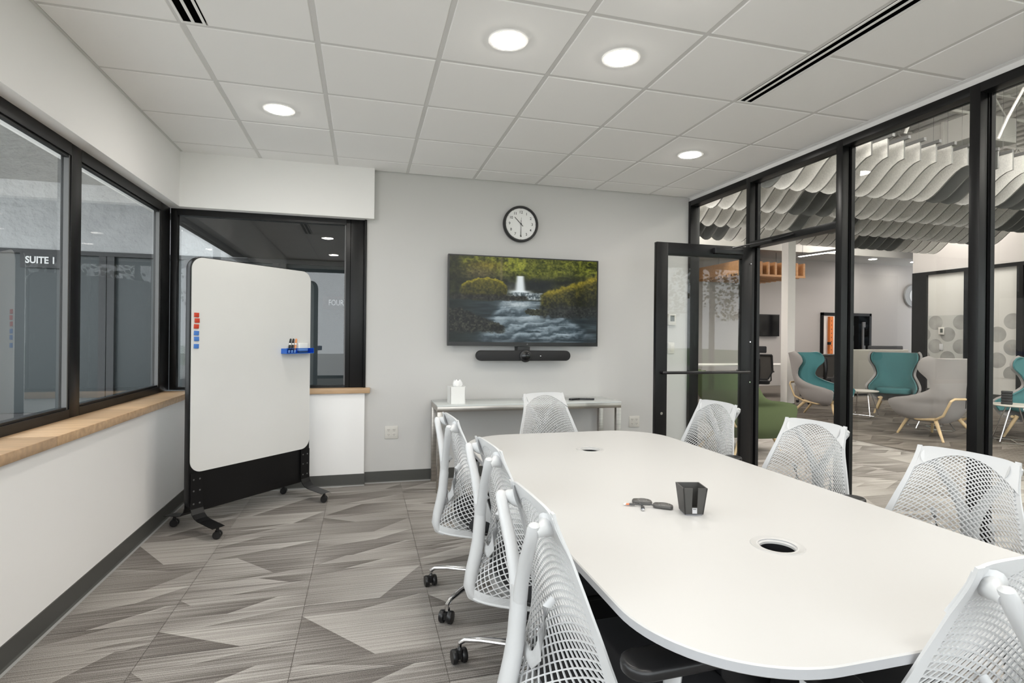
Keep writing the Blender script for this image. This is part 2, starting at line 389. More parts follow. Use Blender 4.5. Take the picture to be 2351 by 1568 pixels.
def baseboard(name, a, b, nrm, label):
    (x0, y0), (x1, y1) = a, b; d = Vector((x1-x0, y1-y0, 0)); L = d.length; d.normalize(); n = Vector(nrm+(0,))
    pr = [(0, 0.0), (0.014, 0.0), (0.014, 0.006), (0.006, 0.014), (0.004, 0.10), (0, 0.102)]
    m = MB(); vs = [Vector((x0, y0, 0))+n*p+Vector((0, 0, q)) for p, q in pr]+[Vector((x1, y1, 0))+n*p+Vector((0, 0, q)) for p, q in pr]
    k = len(pr); m.add(vs, [tuple(range(k)), tuple(range(k, 2*k))]+[(i, (i+1) % k, k+(i+1) % k, k+i) for i in range(k)])
    o = tag(m.build(name, vinyl), label, 'baseboard', kind='structure')
    m = MB(); pr = [(0.0142, 0.0), (0.0225, 0.0), (0.0142, 0.007)]
    vs = [Vector((x0, y0, 0))+n*p+Vector((0, 0, q)) for p, q in pr]+[Vector((x1, y1, 0))+n*p+Vector((0, 0, q)) for p, q in pr]
    m.add(vs, [(0, 1, 2), (3, 5, 4), (0, 1, 4, 3), (1, 2, 5, 4), (2, 0, 3, 5)]); m.build('toe_strip', vinyl2, o)
    return o
baseboard('baseboard_left', (-1.348, -1.2), (-1.348, 5.01), (1, 0), 'dark grey vinyl baseboard along the low left wall')
baseboard('baseboard_corner', (-1.33, 5.01), (0.018, 5.01), (0, -1), 'dark grey vinyl baseboard behind the whiteboard')
baseboard('baseboard_back', (0.020, 5.06), (3.27, 5.06), (0, -1), 'dark grey vinyl baseboard under the television wall')

# wooden sills
sl = thing('trim_1', 'light maple sill board along the long left window', 'window sill', kind='structure')
for a, b in ((-1.2, 0.75), (0.754, 2.905), (2.909, 4.99)):
    MB().box(-1.60, -1.322, a, b, 0.812, 0.857).build('board', woodm, sl, bevel=0.002)
s2 = thing('trim_2', 'light maple sill board under the corner window', 'window sill', kind='structure')
MB().box(-1.322, 0.058, 4.985, 5.20, 0.8125, 0.857).build('board', woodm, s2, bevel=0.002)

# ---------------------------------------------------------------- windows
gskt = mat('aluminium_stop', (0.11, 0.11, 0.11), 0.45, 0.0)
w1 = thing('window_1', 'long black framed window along the left wall', 'window', kind='structure')
FX = -1.54
def v1(y0, y1, nm='mullion'): MB().box(FX-0.052, FX, y0, y1, 0.857, 2.352).build(nm, blackm, w1, bevel=0.002)
v1(4.86, 5.07, 'jamb'); v1(3.50, 3.61); v1(1.86, 1.97); v1(0.22, 0.33); v1(-1.4, -1.2, 'jamb')
for a, b in ((3.61, 4.86), (1.97, 3.50), (0.33, 1.86), (-1.2, 0.22)):
    box('top_rail', blackm, w1, FX-0.052, FX, a, b, 2.285, 2.352)
    box('bottom_rail', blackm, w1, FX-0.052, FX, a, b, 0.857, 0.905)
    box('pane', wing, w1, FX-0.047, FX-0.033, a, b, 0.905, 2.285)
    for y, s in ((a, 1), (b, -1)):
        box('glazing_stop', gskt if s < 0 else blackm, w1, FX-0.032, FX-0.008, y, y+s*0.012, 0.905, 2.285)
    box('glazing_stop', blackm, w1, FX-0.032, FX-0.010, a, b, 2.27, 2.285); box('glazing_stop', blackm, w1, FX-0.032, FX-0.010, a, b, 0.905, 0.917)
w2 = thing('window_2', 'black framed corner window behind the mobile whiteboard', 'window', kind='structure')
FY = 5.075
MB().box(-1.540, -1.49, FY, FY+0.06, 0.857, 2.352).build('jamb', blackm, w2, bevel=0.002)
MB().box(-0.158, 0.0, FY, FY+0.06, 0.857, 2.352).build('jamb', blackm, w2, bevel=0.002)
MB().box(0.0, 0.020, FY-0.03, FY+0.06, 0.857, 2.352).build('edge_trim', blackm, w2, bevel=0.002)
box('joint_line', voidm, w2, -0.122, -0.118, FY-0.001, FY, 0.857, 2.352)
box('top_rail', blackm, w2, -1.49, -0.158, FY, FY+0.06, 2.300, 2.352)
box('bottom_rail', blackm, w2, -1.49, -0.158, FY, FY+0.06, 0.857, 0.878)
box('pane', wing, w2, -1.49, -0.158, FY+0.035, FY+0.05, 0.878, 2.300)
box('glazing_stop', gskt, w2, -0.170, -0.158, FY+0.01, FY+0.034, 0.878, 2.300)

# ---------------------------------------------------------------- glass partition (right)
PXF, PXB, PG = 3.275, 3.385, 3.355
gp = thing('window_3', 'black framed full height glass partition towards the lobby', 'glass partition', kind='structure')
TOP = 2.757
def mem(nm, y0, y1, z0=0.0, z1=TOP, x0=PXF, x1=PXB): return MB().box(x0, x1, y0, y1, z0, z1).build(nm, blackm, gp, bevel=0.0015)
posts = [(5.02, 5.062), (4.11, 4.16), (3.145, 3.20), (2.245, 2.30), (1.15, 1.205), (0.05, 0.105), (-1.05, -1.0)]
for i, (a, b) in enumerate(posts):
    mem('jamb' if i == 0 else 'mullion', a, b)
    if i: box('mullion_groove', voidm, gp, PXF+0.055, PXF+0.062, a-0.0015, a, 0, TOP-0.05)
    if i: box('mullion_rib', blackm, gp, PXF+0.07, PXF+0.10, a-0.012, a, 0.05, TOP-0.05)
bays = [(4.16, 5.02), (3.20, 4.11), (2.30, 3.145), (1.205, 2.245), (0.105, 1.15), (-1.0, 0.05)]
for i, (a, b) in enumerate(bays):
    mem('top_rail', a, b, TOP-0.052, TOP)
    if i == 1:
        mem('header_rail', a, b, 2.130, 2.182)
        box('pane', parg, gp, PG, PG+0.012, a, b, 2.182, TOP-0.052)
        box('threshold', gskt, gp, PXF, PXB, a, b, 0, 0.008)
    else:
        mem('bottom_rail', a, b, 0.0, 0.10)
        box('pane', parg, gp, PG, PG+0.012, a, b, 0.10, TOP-0.052)

# open door: hinged on the second post, swung square into the room
dr = thing('door_1', 'open black framed glass door with a horizontal push bar', 'door', (3.268, 4.085, 0), kind='structure')
DL = 0.93
def dm(nm, x0, x1, z0, z1): return MB().box(-x1, -x0, -0.022, 0.022, z0, z1).build(nm, blackm, dr, bevel=0.002)
dm('stile', 0.0, 0.105, 0.012, 2.125); dm('stile', DL-0.105, DL, 0.012, 2.125)
dm('top_rail', 0.105, DL-0.105, 2.02, 2.125); dm('bottom_rail', 0.105, DL-0.105, 0.012, 0.255)
box('pane', parg, dr, -(DL-0.105), -0.105, -0.006, 0.006, 0.255, 2.02)
MB().tube([(-DL+0.05, -0.022, 1.04), (-DL+0.05, -0.060, 1.04), (-DL+0.09, -0.07, 1.04), (-0.09, -0.07, 1.04), (-0.05, -0.060, 1.04), (-0.05, -0.022, 1.04)], 0.012, n=12).build('push_bar', blackp, dr, smooth=True)
for z in (0.12, 0.95, 1.30, 1.98):
    MB().lathe([(0.006, -0.028), (0.006, -0.0221)], (-0.018, 0, z), 10, 'y').build('hinge_screw', chrome, dr)
MB().lathe([(0.012, -0.026), (0.012, -0.0221)], (-DL+0.055, 0, 0.70), 12, 'y').build('lock_cylinder', chrome, dr)
MB().box(-0.40, -0.12, -0.060, -0.0221, 2.05, 2.10).build('closer_body', blackp, dr, bevel=0.004)
MB().tube([(-0.22, -0.045, 2.105), (0.0, -0.25, 2.15)], 0.007, n=8).tube([(0.0, -0.25, 2.15), (-0.005, -0.50, 2.158)], 0.006, n=8).build('closer_arm', blackp, dr)

# ---------------------------------------------------------------- wall fittings
tv = thing('television', 'wall mounted television showing a waterfall and mossy river', 'television', (1.475, 4.985, 1.655))
def vnoise(w, h, fx, fy, seed, octv=5):
    rs = np.random.RandomState(seed); out = np.zeros((h, w)); amp = 1; tot = 0
    for o in range(octv):
        gx, gy = int(fx*2**o)+2, int(fy*2**o)+2; g = rs.rand(gy, gx)
        X = np.linspace(0, gx-1.001, w); Y = np.linspace(0, gy-1.001, h)
        xi = X.astype(int); yi = Y.astype(int); tx = X-xi; ty = (Y-yi)[:, None]
        tx = tx*tx*(3-2*tx); ty = ty*ty*(3-2*ty)
        a = g[yi][:, xi]*(1-tx)+g[yi][:, xi+1]*tx; b = g[yi+1][:, xi]*(1-tx)+g[yi+1][:, xi+1]*tx
        out += amp*(a*(1-ty)+b*ty); tot += amp; amp *= 0.55
    return out/tot
def picture(w, h):
    X, Y = np.meshgrid((np.arange(w)+.5)/w*1278+107, (np.arange(h)+.5)/h*785+540)   # layout space, y down
    n1 = vnoise(w, h, 14, 9, 1, 6); n2 = vnoise(w, h, 40, 28, 2, 4); n3 = vnoise(w, h, 6, 4, 3, 4); n4 = vnoise(w, h, 90, 55, 9, 2)
    wx = X+(n1-.5)*60; wy = Y+(n2-.5)*40
    def rgb(r, g, b): return np.array([r, g, b], float)/255
    img = np.zeros((h, w, 3))
    def put(mask, c, k=1.0):
        mk = np.clip(mask, 0, 1)[..., None]*k
        img[:] = img*(1-mk)+c*mk
    def shade(lo, hi, t): t = np.clip(t, 0, 1)[..., None]; return rgb(*lo)*(1-t)+rgb(*hi)*t
    sm = lambda a, b, x: np.clip((x-a)/(b-a), 0, 1)**2*(3-2*np.clip((x-a)/(b-a), 0, 1))
    img[:] = shade((16, 19, 14), (62, 66, 40), n2*1.3-.2)
    # foliage on top
    fol = sm(760, 640, wy)
    put(fol, shade((35, 40, 12), (120, 125, 35), (n2-.3)*2.2+(n4-.5)*.8))
    br = np.exp(-((X-700)/260)**2-((Y-620)/70)**2)
    put(br*np.clip(n2*1.6, 0, 1), shade((90, 105, 25), (176, 175, 62), n4*1.4-.2), .8)
    put(np.exp(-((X-400)/170)**2-((Y-620)/45)**2)*.6, shade((90, 80, 20), (150, 120, 30), n2))
    put(sm(250, 150, X+(n1-.5)*60)*sm(1000, 850, Y), shade((14, 17, 12), (52, 56, 30), n2*1.3-.2), .85)
    # brown bushes left
    put(np.exp(-((X-360)/160)**2-((Y-690)/60)**2), shade((55, 50, 32), (110, 98, 66), n4*1.3-.1), .8)
    put(np.exp(-((X-535)/12)**4)*sm(770, 740, Y)*.5, rgb(120, 110, 75))
    # dark cave behind the fall
    put(np.exp(-((X-850)/150)**4-((Y-790)/60)**4), shade((16, 20, 22), (38, 42, 42), n2), .95)
    put(np.exp(-((X-1120)/110)**4-((Y-740)/55)**4), shade((6, 9, 9), (22, 26, 20), n2), .9)
    put(np.exp(-((X-620)/50)**4-((Y-810)/45)**4), shade((40, 42, 42), (85, 88, 86), n2), .7)
    # overhanging moss, right of the fall
    put(sm(760, 700, Y+(n2-.5)*120)*sm(720, 770, X)*sm(1400, 900, X), shade((30, 38, 10), (120, 122, 36), (n4*.7+n2*.5)*1.2-.15), .8)
    # waterfall
    fx = (X-698)/(32+12*sm(700, 850, Y)); strand = .75+.25*np.sin(X*.55+n1*8)
    put(np.exp(-fx**4)*sm(700, 712, Y)*sm(872, 850, Y), shade((165, 180, 185), (240, 246, 246), strand), .96)
    put(np.exp(-((X-698)/95)**4)*np.exp(-((Y-855)/15)**2), rgb(226, 236, 238), .95)
    # pool and far water
    put(sm(850, 870, Y)*sm(935, 920, Y)*np.exp(-((X-760)/170)**4), shade((60, 72, 76), (190, 200, 202), n4*1.8-.5))
    # river
    cx_ = 700+(Y-930)*.50; hw = 150+(Y-930)*1.05
    riv = sm(925, 950, Y)*sm(1.12, .9, abs(X-cx_)/hw)
    wv = vnoise(w, h, 8, 40, 5, 5)
    flow = .5+.5*np.sin((Y*.07+X*.018+n1*9+wv*5))
    dark = shade((14, 22, 26), (44, 56, 60), wv*1.5-.2)
    put(sm(925, 945, Y), dark)
    lite = shade((42, 56, 64), (176, 192, 200), flow*.55+wv*.8-.32)
    put(riv, lite, .9)
    put(np.exp(-((X-690)/150)**2-((Y-975)/35)**2), shade((110, 125, 130), (215, 224, 226), n4*.6+wv*.8-.1), .85)
    put(np.exp(-((X-800)/130)**2-((Y-1110)/40)**2), shade((120, 138, 146), (215, 225, 230), wv), .7)
    put(np.exp(-((X-500)/90)**2-((Y-1105)/12)**2), rgb(170, 184, 190), .6)
    put(sm(1250, 1320, Y)*.5, rgb(30, 38, 44)); put(sm(1150, 1385, X)*sm(1080, 1130, Y), shade((14, 20, 24), (66, 78, 84), wv*1.6-.4), .8)
    put(sm(430, 107, X)*sm(925, 950, Y), shade((8, 14, 12), (28, 38, 32), wv), .85)
    # left mossy rock
    e = ((wx-395)/205)**2+((wy-845)/112)**2
    put(sm(1.08, .92, e)*sm(960, 925, Y), shade((24, 24, 12), (104, 98, 24), (n4*.7+n2*.6)*1.0-.12-(Y-830)/300))
    put(sm(1.1, .95, e)*sm(.62, .9, e)*sm(840, 770, Y), shade((110, 102, 18), (176, 160, 40), n4), .85)
    put(sm(107, 150, X)*sm(880, 900, wy)*sm(945, 925, wy)*sm(780, 740, X), shade((14, 15, 14), (62, 60, 50), n4*1.2-.1))
    # right mossy bank
    top = 870-(X-860)*.36
    put(sm(-6, 10, wy-top)*sm(860, 900, X)*sm(1060, 1010, Y+(n1-.5)*60), shade((20, 22, 10), (120, 110, 26), (n4*.7+n2*.7)-.12-(Y-top)/420))
    put(np.exp(-((wy-top-22)/26)**2)*sm(900, 960, X), shade((110, 100, 18), (180, 160, 44), n4), .75)
    put(sm(960, 1000, Y+(n1-.5)*50)*sm(1110, 1060, Y+(n2-.5)*60)*sm(820, 900, X), shade((10, 12, 12), (66, 68, 62), n4*1.2-.2), .93)
    put(sm(1.1, .9, ((wx-835)/100)**2+((wy-1042)/30)**2), shade((12, 14, 12), (74, 74, 48), n4), .95)
    # lower left rock
    tl = 1020+np.clip(X-200, 0, 400)*.42
    put(sm(-8, 8, wy-tl)*sm(1255, 1215, wy)*sm(590, 540, X), shade((8, 9, 9), (82, 82, 66), n4*1.3-.35))
    return img
PW, PH = 380, 214
pic = picture(PW, PH)
pic = np.clip(pic.mean(-1, keepdims=True)*0.08+pic*0.92, 0, 1)
lin = np.where(pic <= 0.04045, pic/12.92, ((np.clip(pic, 0, 1)+0.055)/1.055)**2.4)
scr_w, scr_h = 1.452, 0.792
me = bpy.data.meshes.new('screen')
gx, gz = np.meshgrid(np.linspace(-scr_w/2, scr_w/2, PW+1), np.linspace(0.409, 0.409-scr_h, PH+1))
vs = np.stack([gx, np.full_like(gx, -0.0232), gz], -1).reshape(-1, 3)
ii, jj = np.meshgrid(np.arange(PW), np.arange(PH)); a = (jj*(PW+1)+ii).ravel()
fs = np.stack([a, a+PW+1, a+PW+2, a+1], -1)
me.from_pydata(vs.tolist(), [], fs.tolist())
ca = me.color_attributes.new('picture', 'FLOAT_COLOR', 'CORNER')
cc = np.ones((PH*PW, 4, 4)); cc[:, :, :3] = lin.reshape(-1, 1, 3); ca.data.foreach_set('color', cc.ravel())
sm_ = bpy.data.materials.new('tv_screen'); sm_.use_nodes = True; nt = sm_.node_tree; b = nt.nodes['Principled BSDF']
at = nt.nodes.new('ShaderNodeAttribute'); at.attribute_name = 'picture'
b.inputs['Base Color'].default_value = (0.005, 0.005, 0.005, 1); b.inputs['Roughness'].default_value = 0.25
b.inputs['Emission Strength'].default_value = 0.48; b.inputs['Specular IOR Level'].default_value = 0.25; nt.links.new(at.outputs['Color'], b.inputs['Emission Color'])
me.materials.append(sm_); scr = bpy.data.objects.new('screen', me); COL.objects.link(scr); scr.parent = tv
MB().box(-0.739, 0.739, -0.022, 0.018, -0.419, 0.419).build('housing', blackp, tv, bevel=0.003)
for a_ in ((-0.739, 0.739, 0.409, 0.419), (-0.739, 0.739, -0.419, -0.383)):
    box('bezel', blackp, tv, a_[0], a_[1], -0.026, -0.022, a_[2], a_[3])
for a_ in ((-0.739, -0.726), (0.726, 0.739)): box('bezel', blackp, tv, a_[0], a_[1], -0.026, -0.022, -0.383, 0.409)
MB().lathe([(0.007, -0.0275), (0.007, -0.026)], (0.02, 0, -0.402), 16, 'y').build('badge', gskt, tv)
MB().box(-0.25, 0.25, 0.018, 0.0745, -0.15, 0.2).build('wall_bracket', blackp, tv)
sb = thing('video_bar', 'black video bar with round camera mounted under the television', 'video bar', (1.458, 4.95, 1.147))
MB().prism(rrect(-0.458, 0.458, -0.048, 0.048, 0.0475, 8), 'y', -0.035, 0.035).build('housing', mat('speaker_cloth', (0.012, 0.012, 0.013), 0.7), sb, bevel=0.004)
MB().lathe([(0.001, -0.060), (0.045, -0.060), (0.056, -0.052), (0.058, -0.036)], (0.005, 0, -0.004), 32, 'y', cap=False).build('camera_ring', blackp, sb, smooth=True)
MB().lathe([(0.001, -0.063), (0.036, -0.063), (0.040, -0.0602)], (0.005, 0, -0.004), 28, 'y').build('lens', mat('lens_glass', (0.004, 0.004, 0.005), 0.08), sb, smooth=True)
box('status_light', mat('status_led', (0.9, 0.9, 0.9), 0.5, emit=0.3), sb, 0.150, 0.162, -0.0356, -0.035, -0.004, 0.000)
MB().box(-0.06, 0.06, 0.0, 0.033, 0.046, 0.083).build('bracket', blackp, sb)
box('wall_plate', blackp, sb, -0.06, 0.06, 0.033, 0.108, -0.02, 0.083)

ck = thing('wall_clock', 'round wall clock with black rim and white numbered face', 'clock', (1.438, 5.0595, 2.400))
CR = 0.172
MB().lathe([(CR-0.012, 0.0), (CR, -0.012), (CR, -0.045), (CR-0.006, -0.053), (CR-0.018, -0.053), (CR-0.024, -0.040)], (0, 0, 0), 64, 'y', cap=False).build('rim', blackp, ck, smooth=True)
facem = mat('clock_face', (0.80, 0.80, 0.79), 0.5); inkm = mat('clock_ink', (0.02, 0.02, 0.02), 0.6)
MB().lathe([(0.001, -0.036), (CR-0.014, -0.036)], (0, 0, 0), 64, 'y', cap=False).build('dial', facem, ck)
MB().lathe([(CR-0.01, 0.0), (CR-0.01, -0.034)], (0, 0, 0), 48, 'y').build('back_cover', blackp, ck)
for h in range(1, 13):
    a = PI/2-h*PI/6; text_part('numeral', str(h), 0.036, inkm, (0.112*math.cos(a), -0.0368, 0.112*math.sin(a)), (PI/2, 0, 0), ck, 0.0006, bold=0.0003)
for k in range(60):
    a = k*PI/30; r1 = CR-0.022; ln = 0.007 if k % 5 == 0 else 0.003; wd = 0.0016 if k % 5 == 0 else 0.0007
    m = MB().box(r1-ln, r1, -0.0374, -0.0366, -wd, wd); m.xf(Matrix.Rotation(a, 4, 'Y')); m.build('minute_mark', inkm, ck)
def hand(ang, l, back, w, y):
    m = MB().box(-back, l, y-0.001, y, -w, w); m.xf(Matrix.Rotation(ang, 4, 'Y')); return m
hand(-(PI/2-10.5*PI/6), 0.088, 0.030, 0.0026, -0.040).build('hour_hand', inkm, ck)
hand(-(PI/2-30*PI/30), 0.125, 0.035, 0.0018, -0.042).build('minute_hand', inkm, ck)
hand(-(PI/2-0.4*PI/30), 0.060, 0.115, 0.0008, -0.044).build('second_hand', inkm, ck)
MB().lathe([(0.006, -0.036), (0.006, -0.046)], (0, 0, 0), 16, 'y').build('pin', inkm, ck)

offw = mat('outlet_plastic', (0.62, 0.60, 0.56), 0.4)
def outlet(x, z, label):
    t = thing('wall_outlet', label, 'electrical outlet', (x, 5.0598, z))
    MB().box(-0.058, 0.058, -0.006, 0, -0.057, 0.057).build('cover_plate', offw, t, bevel=0.002)
    for dx in (-0.024, 0.024):
        for dz in (-0.021, 0.021):
            o = MB().prism(rrect(-0.0165, 0.0165, -0.014, 0.014, 0.008, 4), 'y', -0.009, -0.006).build('socket', offw, t, loc=(dx, 0, dz))
            for q in (-0.006, 0.006): box('slot', inkm, o, q-0.0012, q+0.0012, -0.0095, -0.009, -0.002, 0.007)
            box('slot', inkm, o, -0.002, 0.002, -0.0095, -0.009, -0.010, -0.006)
    return t
outlet(0.250, 0.449, 'four socket wall outlet left of the console table')
outlet(2.670, 0.472, 'four socket wall outlet between console table and glass door')
th = thing('thermostat', 'small white thermostat seen through the open glass door', 'thermostat', (3.085, 5.0598, 1.520))
MB().box(-0.042, 0.042, -0.022, 0, -0.05, 0.055).build('housing', offw, th, bevel=0.004)
box('display', mat('lcd_grey', (0.10, 0.11, 0.10), 0.3), th, -0.024, 0.024, -0.0232, -0.022, -0.02, 0.04)
box('tray', offw, th, -0.044, 0.044, -0.030, 0, -0.058, -0.050)
ls = thing('light_switch', 'white rocker light switch below the thermostat', 'light switch', (3.085, 5.0598, 1.222))
MB().box(-0.036, 0.036, -0.006, 0, -0.058, 0.058).build('cover_plate', offw, ls, bevel=0.002)
MB().box(-0.017, 0.017, -0.010, -0.006, -0.033, 0.033).build('rocker', offw, ls, bevel=0.001)

# ---------------------------------------------------------------- console table + things on it
cs = thing('console_table', 'narrow console table with brushed steel legs and frosted glass top', 'table', (0.605, 4.60, 0))
CW, CD, CH = 1.69, 0.43, 0.737; q = 0.045
for x in (0, CW-q):
    for y in (0, CD-q): MB().box(x, x+q, y, y+q, 0, CH-0.010-q).build('leg', steelm, cs, bevel=0.001)
MB().box(0, CW, 0, q, CH-0.010-q, CH-0.010).build('rail', steelm, cs, bevel=0.001)
MB().box(0, CW, CD-q, CD, CH-0.010-q, CH-0.010).build('rail', steelm, cs, bevel=0.001)
for x in (0, CW-q): MB().box(x, x+q, q, CD-q, CH-0.010-q, CH-0.010).build('rail', steelm, cs, bevel=0.001)
MB().box(-0.002, CW+0.002, -0.002, CD+0.002, CH-0.010, CH).build('glass_top', mat('frosted_glass', (0.60, 0.63, 0.62), 0.12, spec=0.6), cs, bevel=0.001)
tb = thing('tissue_box', 'white square tissue box cover on the console table', 'tissue box', (0.790, 4.76, CH), 0.05)
gw = mat('gloss_white', (0.82, 0.82, 0.80), 0.25)
m = MB(); w_ = 0.067; h_ = 0.142
m.box(-w_, w_, -w_, -w_+0.006, 0, h_).box(-w_, w_, w_-0.006, w_, 0, h_).box(-w_, -w_+0.006, -w_, w_, 0, h_).box(w_-0.006, w_, -w_, w_, 0, h_)
m.build('cover', gw, tb)
box('top_panel', gw, tb, -w_, -0.02, -w_, w_, h_, h_+0.006); box('top_panel', gw, tb, 0.02, w_, -w_, w_, h_, h_+0.006)
box('top_panel', gw, tb, -0.02, 0.02, -w_, -0.03, h_, h_+0.006); box('top_panel', gw, tb, -0.02, 0.02, 0.03, w_, h_, h_+0.006)
def tis(u, v):
    a = u*2*PI; r = 0.012+0.030*math.sin(v*PI*0.85)*(1+0.28*math.sin(3*a+4*v)); return (r*math.cos(a)+0.01*v, 0.8*r*math.sin(a), 0.125+0.078*v+0.006*math.sin(5*a))
MB().sheet(tis, 28, 8, 0.001).build('tissue', mat('tissue_paper', (0.85, 0.85, 0.85), 0.9), tb, smooth=True)
rc = thing('remote_control', 'small black remote lying flat on the console, left one', 'remote control', (1.912, 4.80, CH), 0.35)
MB().prism(rrect(-0.055, 0.055, -0.02, 0.02, 0.008, 4), 'z', 0, 0.016).build('body', blackp, rc, bevel=0.003)
for i in range(4): box('button', gskt, rc, -0.04+i*0.022, -0.03+i*0.022, -0.006, 0.006, 0.016, 0.0172)
rc = thing('remote_control', 'slim curved black remote lying beside the smaller one on the console', 'remote control', (2.035, 4.80, CH), -0.25)
MB().prism(rrect(-0.075, 0.075, -0.021, 0.021, 0.018, 6), 'z', 0, 0.014).build('body', blackp, rc, bevel=0.004)
for i in range(4): box('button', gskt, rc, -0.05+i*0.024, -0.04+i*0.024, -0.006, 0.006, 0.014, 0.0152)

# ---------------------------------------------------------------- conference table
tt = thing('conference_table', 'large white meeting table with rounded corners and black base', 'table', (0, 0, 0))
TX0, TX1, TY0, TY1, TZ = 0.548, 1.777, 0.802, 3.197, 0.735
GR = [(1.160, 2.680), (1.152, 1.315)]
def top_mesh():
    bm = bmesh.new(); out = rrect(TX0, TX1, TY0, TY1, 0.30, 20)
    def loop(pts, z):
        vs = [bm.verts.new((x, y, z)) for x, y in pts]; es = [bm.edges.new((vs[i], vs[(i+1) % len(vs)])) for i in range(len(vs))]; return vs, es
    th_ = 0.026
    def layer(z, inset, gr):
        o = [( (x-(TX0+TX1)/2)*(1-inset/0.61)+(TX0+TX1)/2, (y-(TY0+TY1)/2)*(1-inset/1.2)+(TY0+TY1)/2) for x, y in out]
        L = [loop(o, z)]
        for cx, cy in GR: L.append(loop([(cx+gr*math.cos(2*PI*k/32), cy+gr*math.sin(2*PI*k/32)) for k in range(32)], z))
        return L
    A = layer(TZ, 0.003, 0.0515); B = layer(TZ-th_, 0.006, 0.0515)
    bmesh.ops.triangle_fill(bm, use_beauty=True, use_dissolve=False, edges=[e for l in A for e in l[1]])
    bmesh.ops.triangle_fill(bm, use_beauty=True, use_dissolve=False, edges=[e for l in B for e in l[1]])
    M1 = loop(out, TZ-0.003)[0]; M2 = loop(out, TZ-th_+0.005)[0]
    def bridge(a, b):
        n = len(a)
        for i in range(n): bm.faces.new((a[i], a[(i+1) % n], b[(i+1) % n], b[i]))
    bridge(A[0][0], M1); bridge(M1, M2); bridge(M2, B[0][0])
    for k in (1, 2): bridge(A[k][0], B[k][0])
    bmesh.ops.recalc_face_normals(bm, faces=bm.faces)
    me = bpy.data.meshes.new('tabletop'); bm.to_mesh(me); bm.free()
    me.materials.append(tablem); me.materials.append(tabled)
    for p in me.polygons:
        p.material_index = 1 if (abs(p.normal.z) < 0.5 and p.area > 0) else 0
    o = bpy.data.objects.new('tabletop', me); COL.objects.link(o); o.parent = tt
top_mesh()
gm = mat('grommet_plastic', (0.48, 0.475, 0.465), 0.35)
for cx, cy in GR:
    MB().lathe([(0.0730, TZ+0.0002), (0.0715, TZ+0.0022), (0.060, TZ+0.0014), (0.052, TZ-0.002), (0.047, TZ-0.006), (0.0462, TZ-0.012), (0.0490, TZ-0.0122)], (cx, cy, 0), 48, cap=False).build('grommet', gm, tt, smooth=True)
    MB().lathe([(0.0505, TZ-0.0125), (0.0505, TZ-0.055), (0.0485, TZ-0.055), (0.0485, TZ-0.0125)], (cx, cy, 0), 40, cap=False).build('grommet_sleeve', tblk, tt, smooth=True)
for cy in (1.50, 2.50):
    MB().box(0.90, 1.42, cy-0.28, cy+0.28, 0.03, TZ-0.060).build('pedestal', tblk, tt, bevel=0.004)
    MB().prism(rrect(0.78, 1.54, cy-0.06, cy+0.06, 0.05, 5), 'z', 0.0, 0.028).build('foot_plate', mat('grey_metal_paint', (0.40, 0.40, 0.41), 0.4), tt, bevel=0.004)
    box('support_rail', tblk, tt, 0.72, 1.60, cy-0.05, cy+0.05, TZ-0.060, TZ-0.0265)
box('cable_tray', tblk, tt, 1.06, 1.26, 1.78, 2.22, TZ-0.20, TZ-0.0265)
for xx in (0.98, 1.30): box('support_rail', tblk, tt, xx, xx+0.04, 1.0, 3.0, TZ-0.060, TZ-0.0268)

cup = thing('desktop_holder', 'dark grey open-front desktop holder standing on the table', 'holder', (1.078, 1.632, TZ+0.0002), math.radians(-14))
hm = mat('dark_grey_plastic', (0.055, 0.053, 0.05), 0.5)
m = MB(); H = 0.093; b0 = 0.031; b1 = 0.041; wt = 0.004
def wallq(pts_bot, pts_top, th_v):
    # slab between four corners with thickness vector th_v
    vs = list(pts_bot)+list(pts_top)[::-1]; vs2 = [tuple(Vector(p)+Vector(th_v)) for p in vs]
    m.add(vs+vs2, [(0, 1, 2, 3), (7, 6, 5, 4), (0, 4, 5, 1), (1, 5, 6, 2), (2, 6, 7, 3), (3, 7, 4, 0)])
z0 = 0.004
wallq([(-b0, b0, z0), (b0, b0, z0)], [(-b1, b1, H), (b1, b1, H)], (0, -wt, 0))
wallq([(-b0, -b0, z0), (-b0, b0, z0)], [(-b1, -b1, H), (-b1, b1, H)], (wt, 0, 0))
wallq([(b0, -b0, z0), (b0, b0, z0)], [(b1, -b1, H), (b1, b1, H)], (-wt, 0, 0))
wallq([(-b0, -b0, z0), (-0.009, -b0, z0)], [(-b1, -b1, H), (-0.009, -b1, H)], (0, wt, 0))
wallq([(0.009, -b0, z0), (b0, -b0, z0)], [(0.009, -b1, H), (b1, -b1, H)], (0, wt, 0))
m.box(-b0, b0, -b0, b0, z0, z0+0.006)
wallq([(-0.010, -b0, z0), (0.010, -b0, z0)], [(-0.010, -b0-0.0025, z0+0.024), (0.010, -b0-0.0025, z0+0.024)], (0, wt, 0))
m.build('body', hm, cup)
MB().prism(rrect(-0.029, 0.029, -0.029, 0.029, 0.004, 3), 'z', 0, 0.004).build('base', mat('grey_rubber', (0.22, 0.22, 0.24), 0.5), cup)
lb = MB().box(-0.008, 0.008, -b0-0.0042, -b0-0.0028, z0+0.004, z0+0.022).build('badge', mat('silver_tag', (0.60, 0.60, 0.62), 0.35, 0.6), cup)
for i in range(4): box('badge_mark', inkm, cup, -0.0052+i*0.0028, -0.0034+i*0.0028, -b0-0.0046, -b0-0.0042, z0+0.017, z0+0.0195)

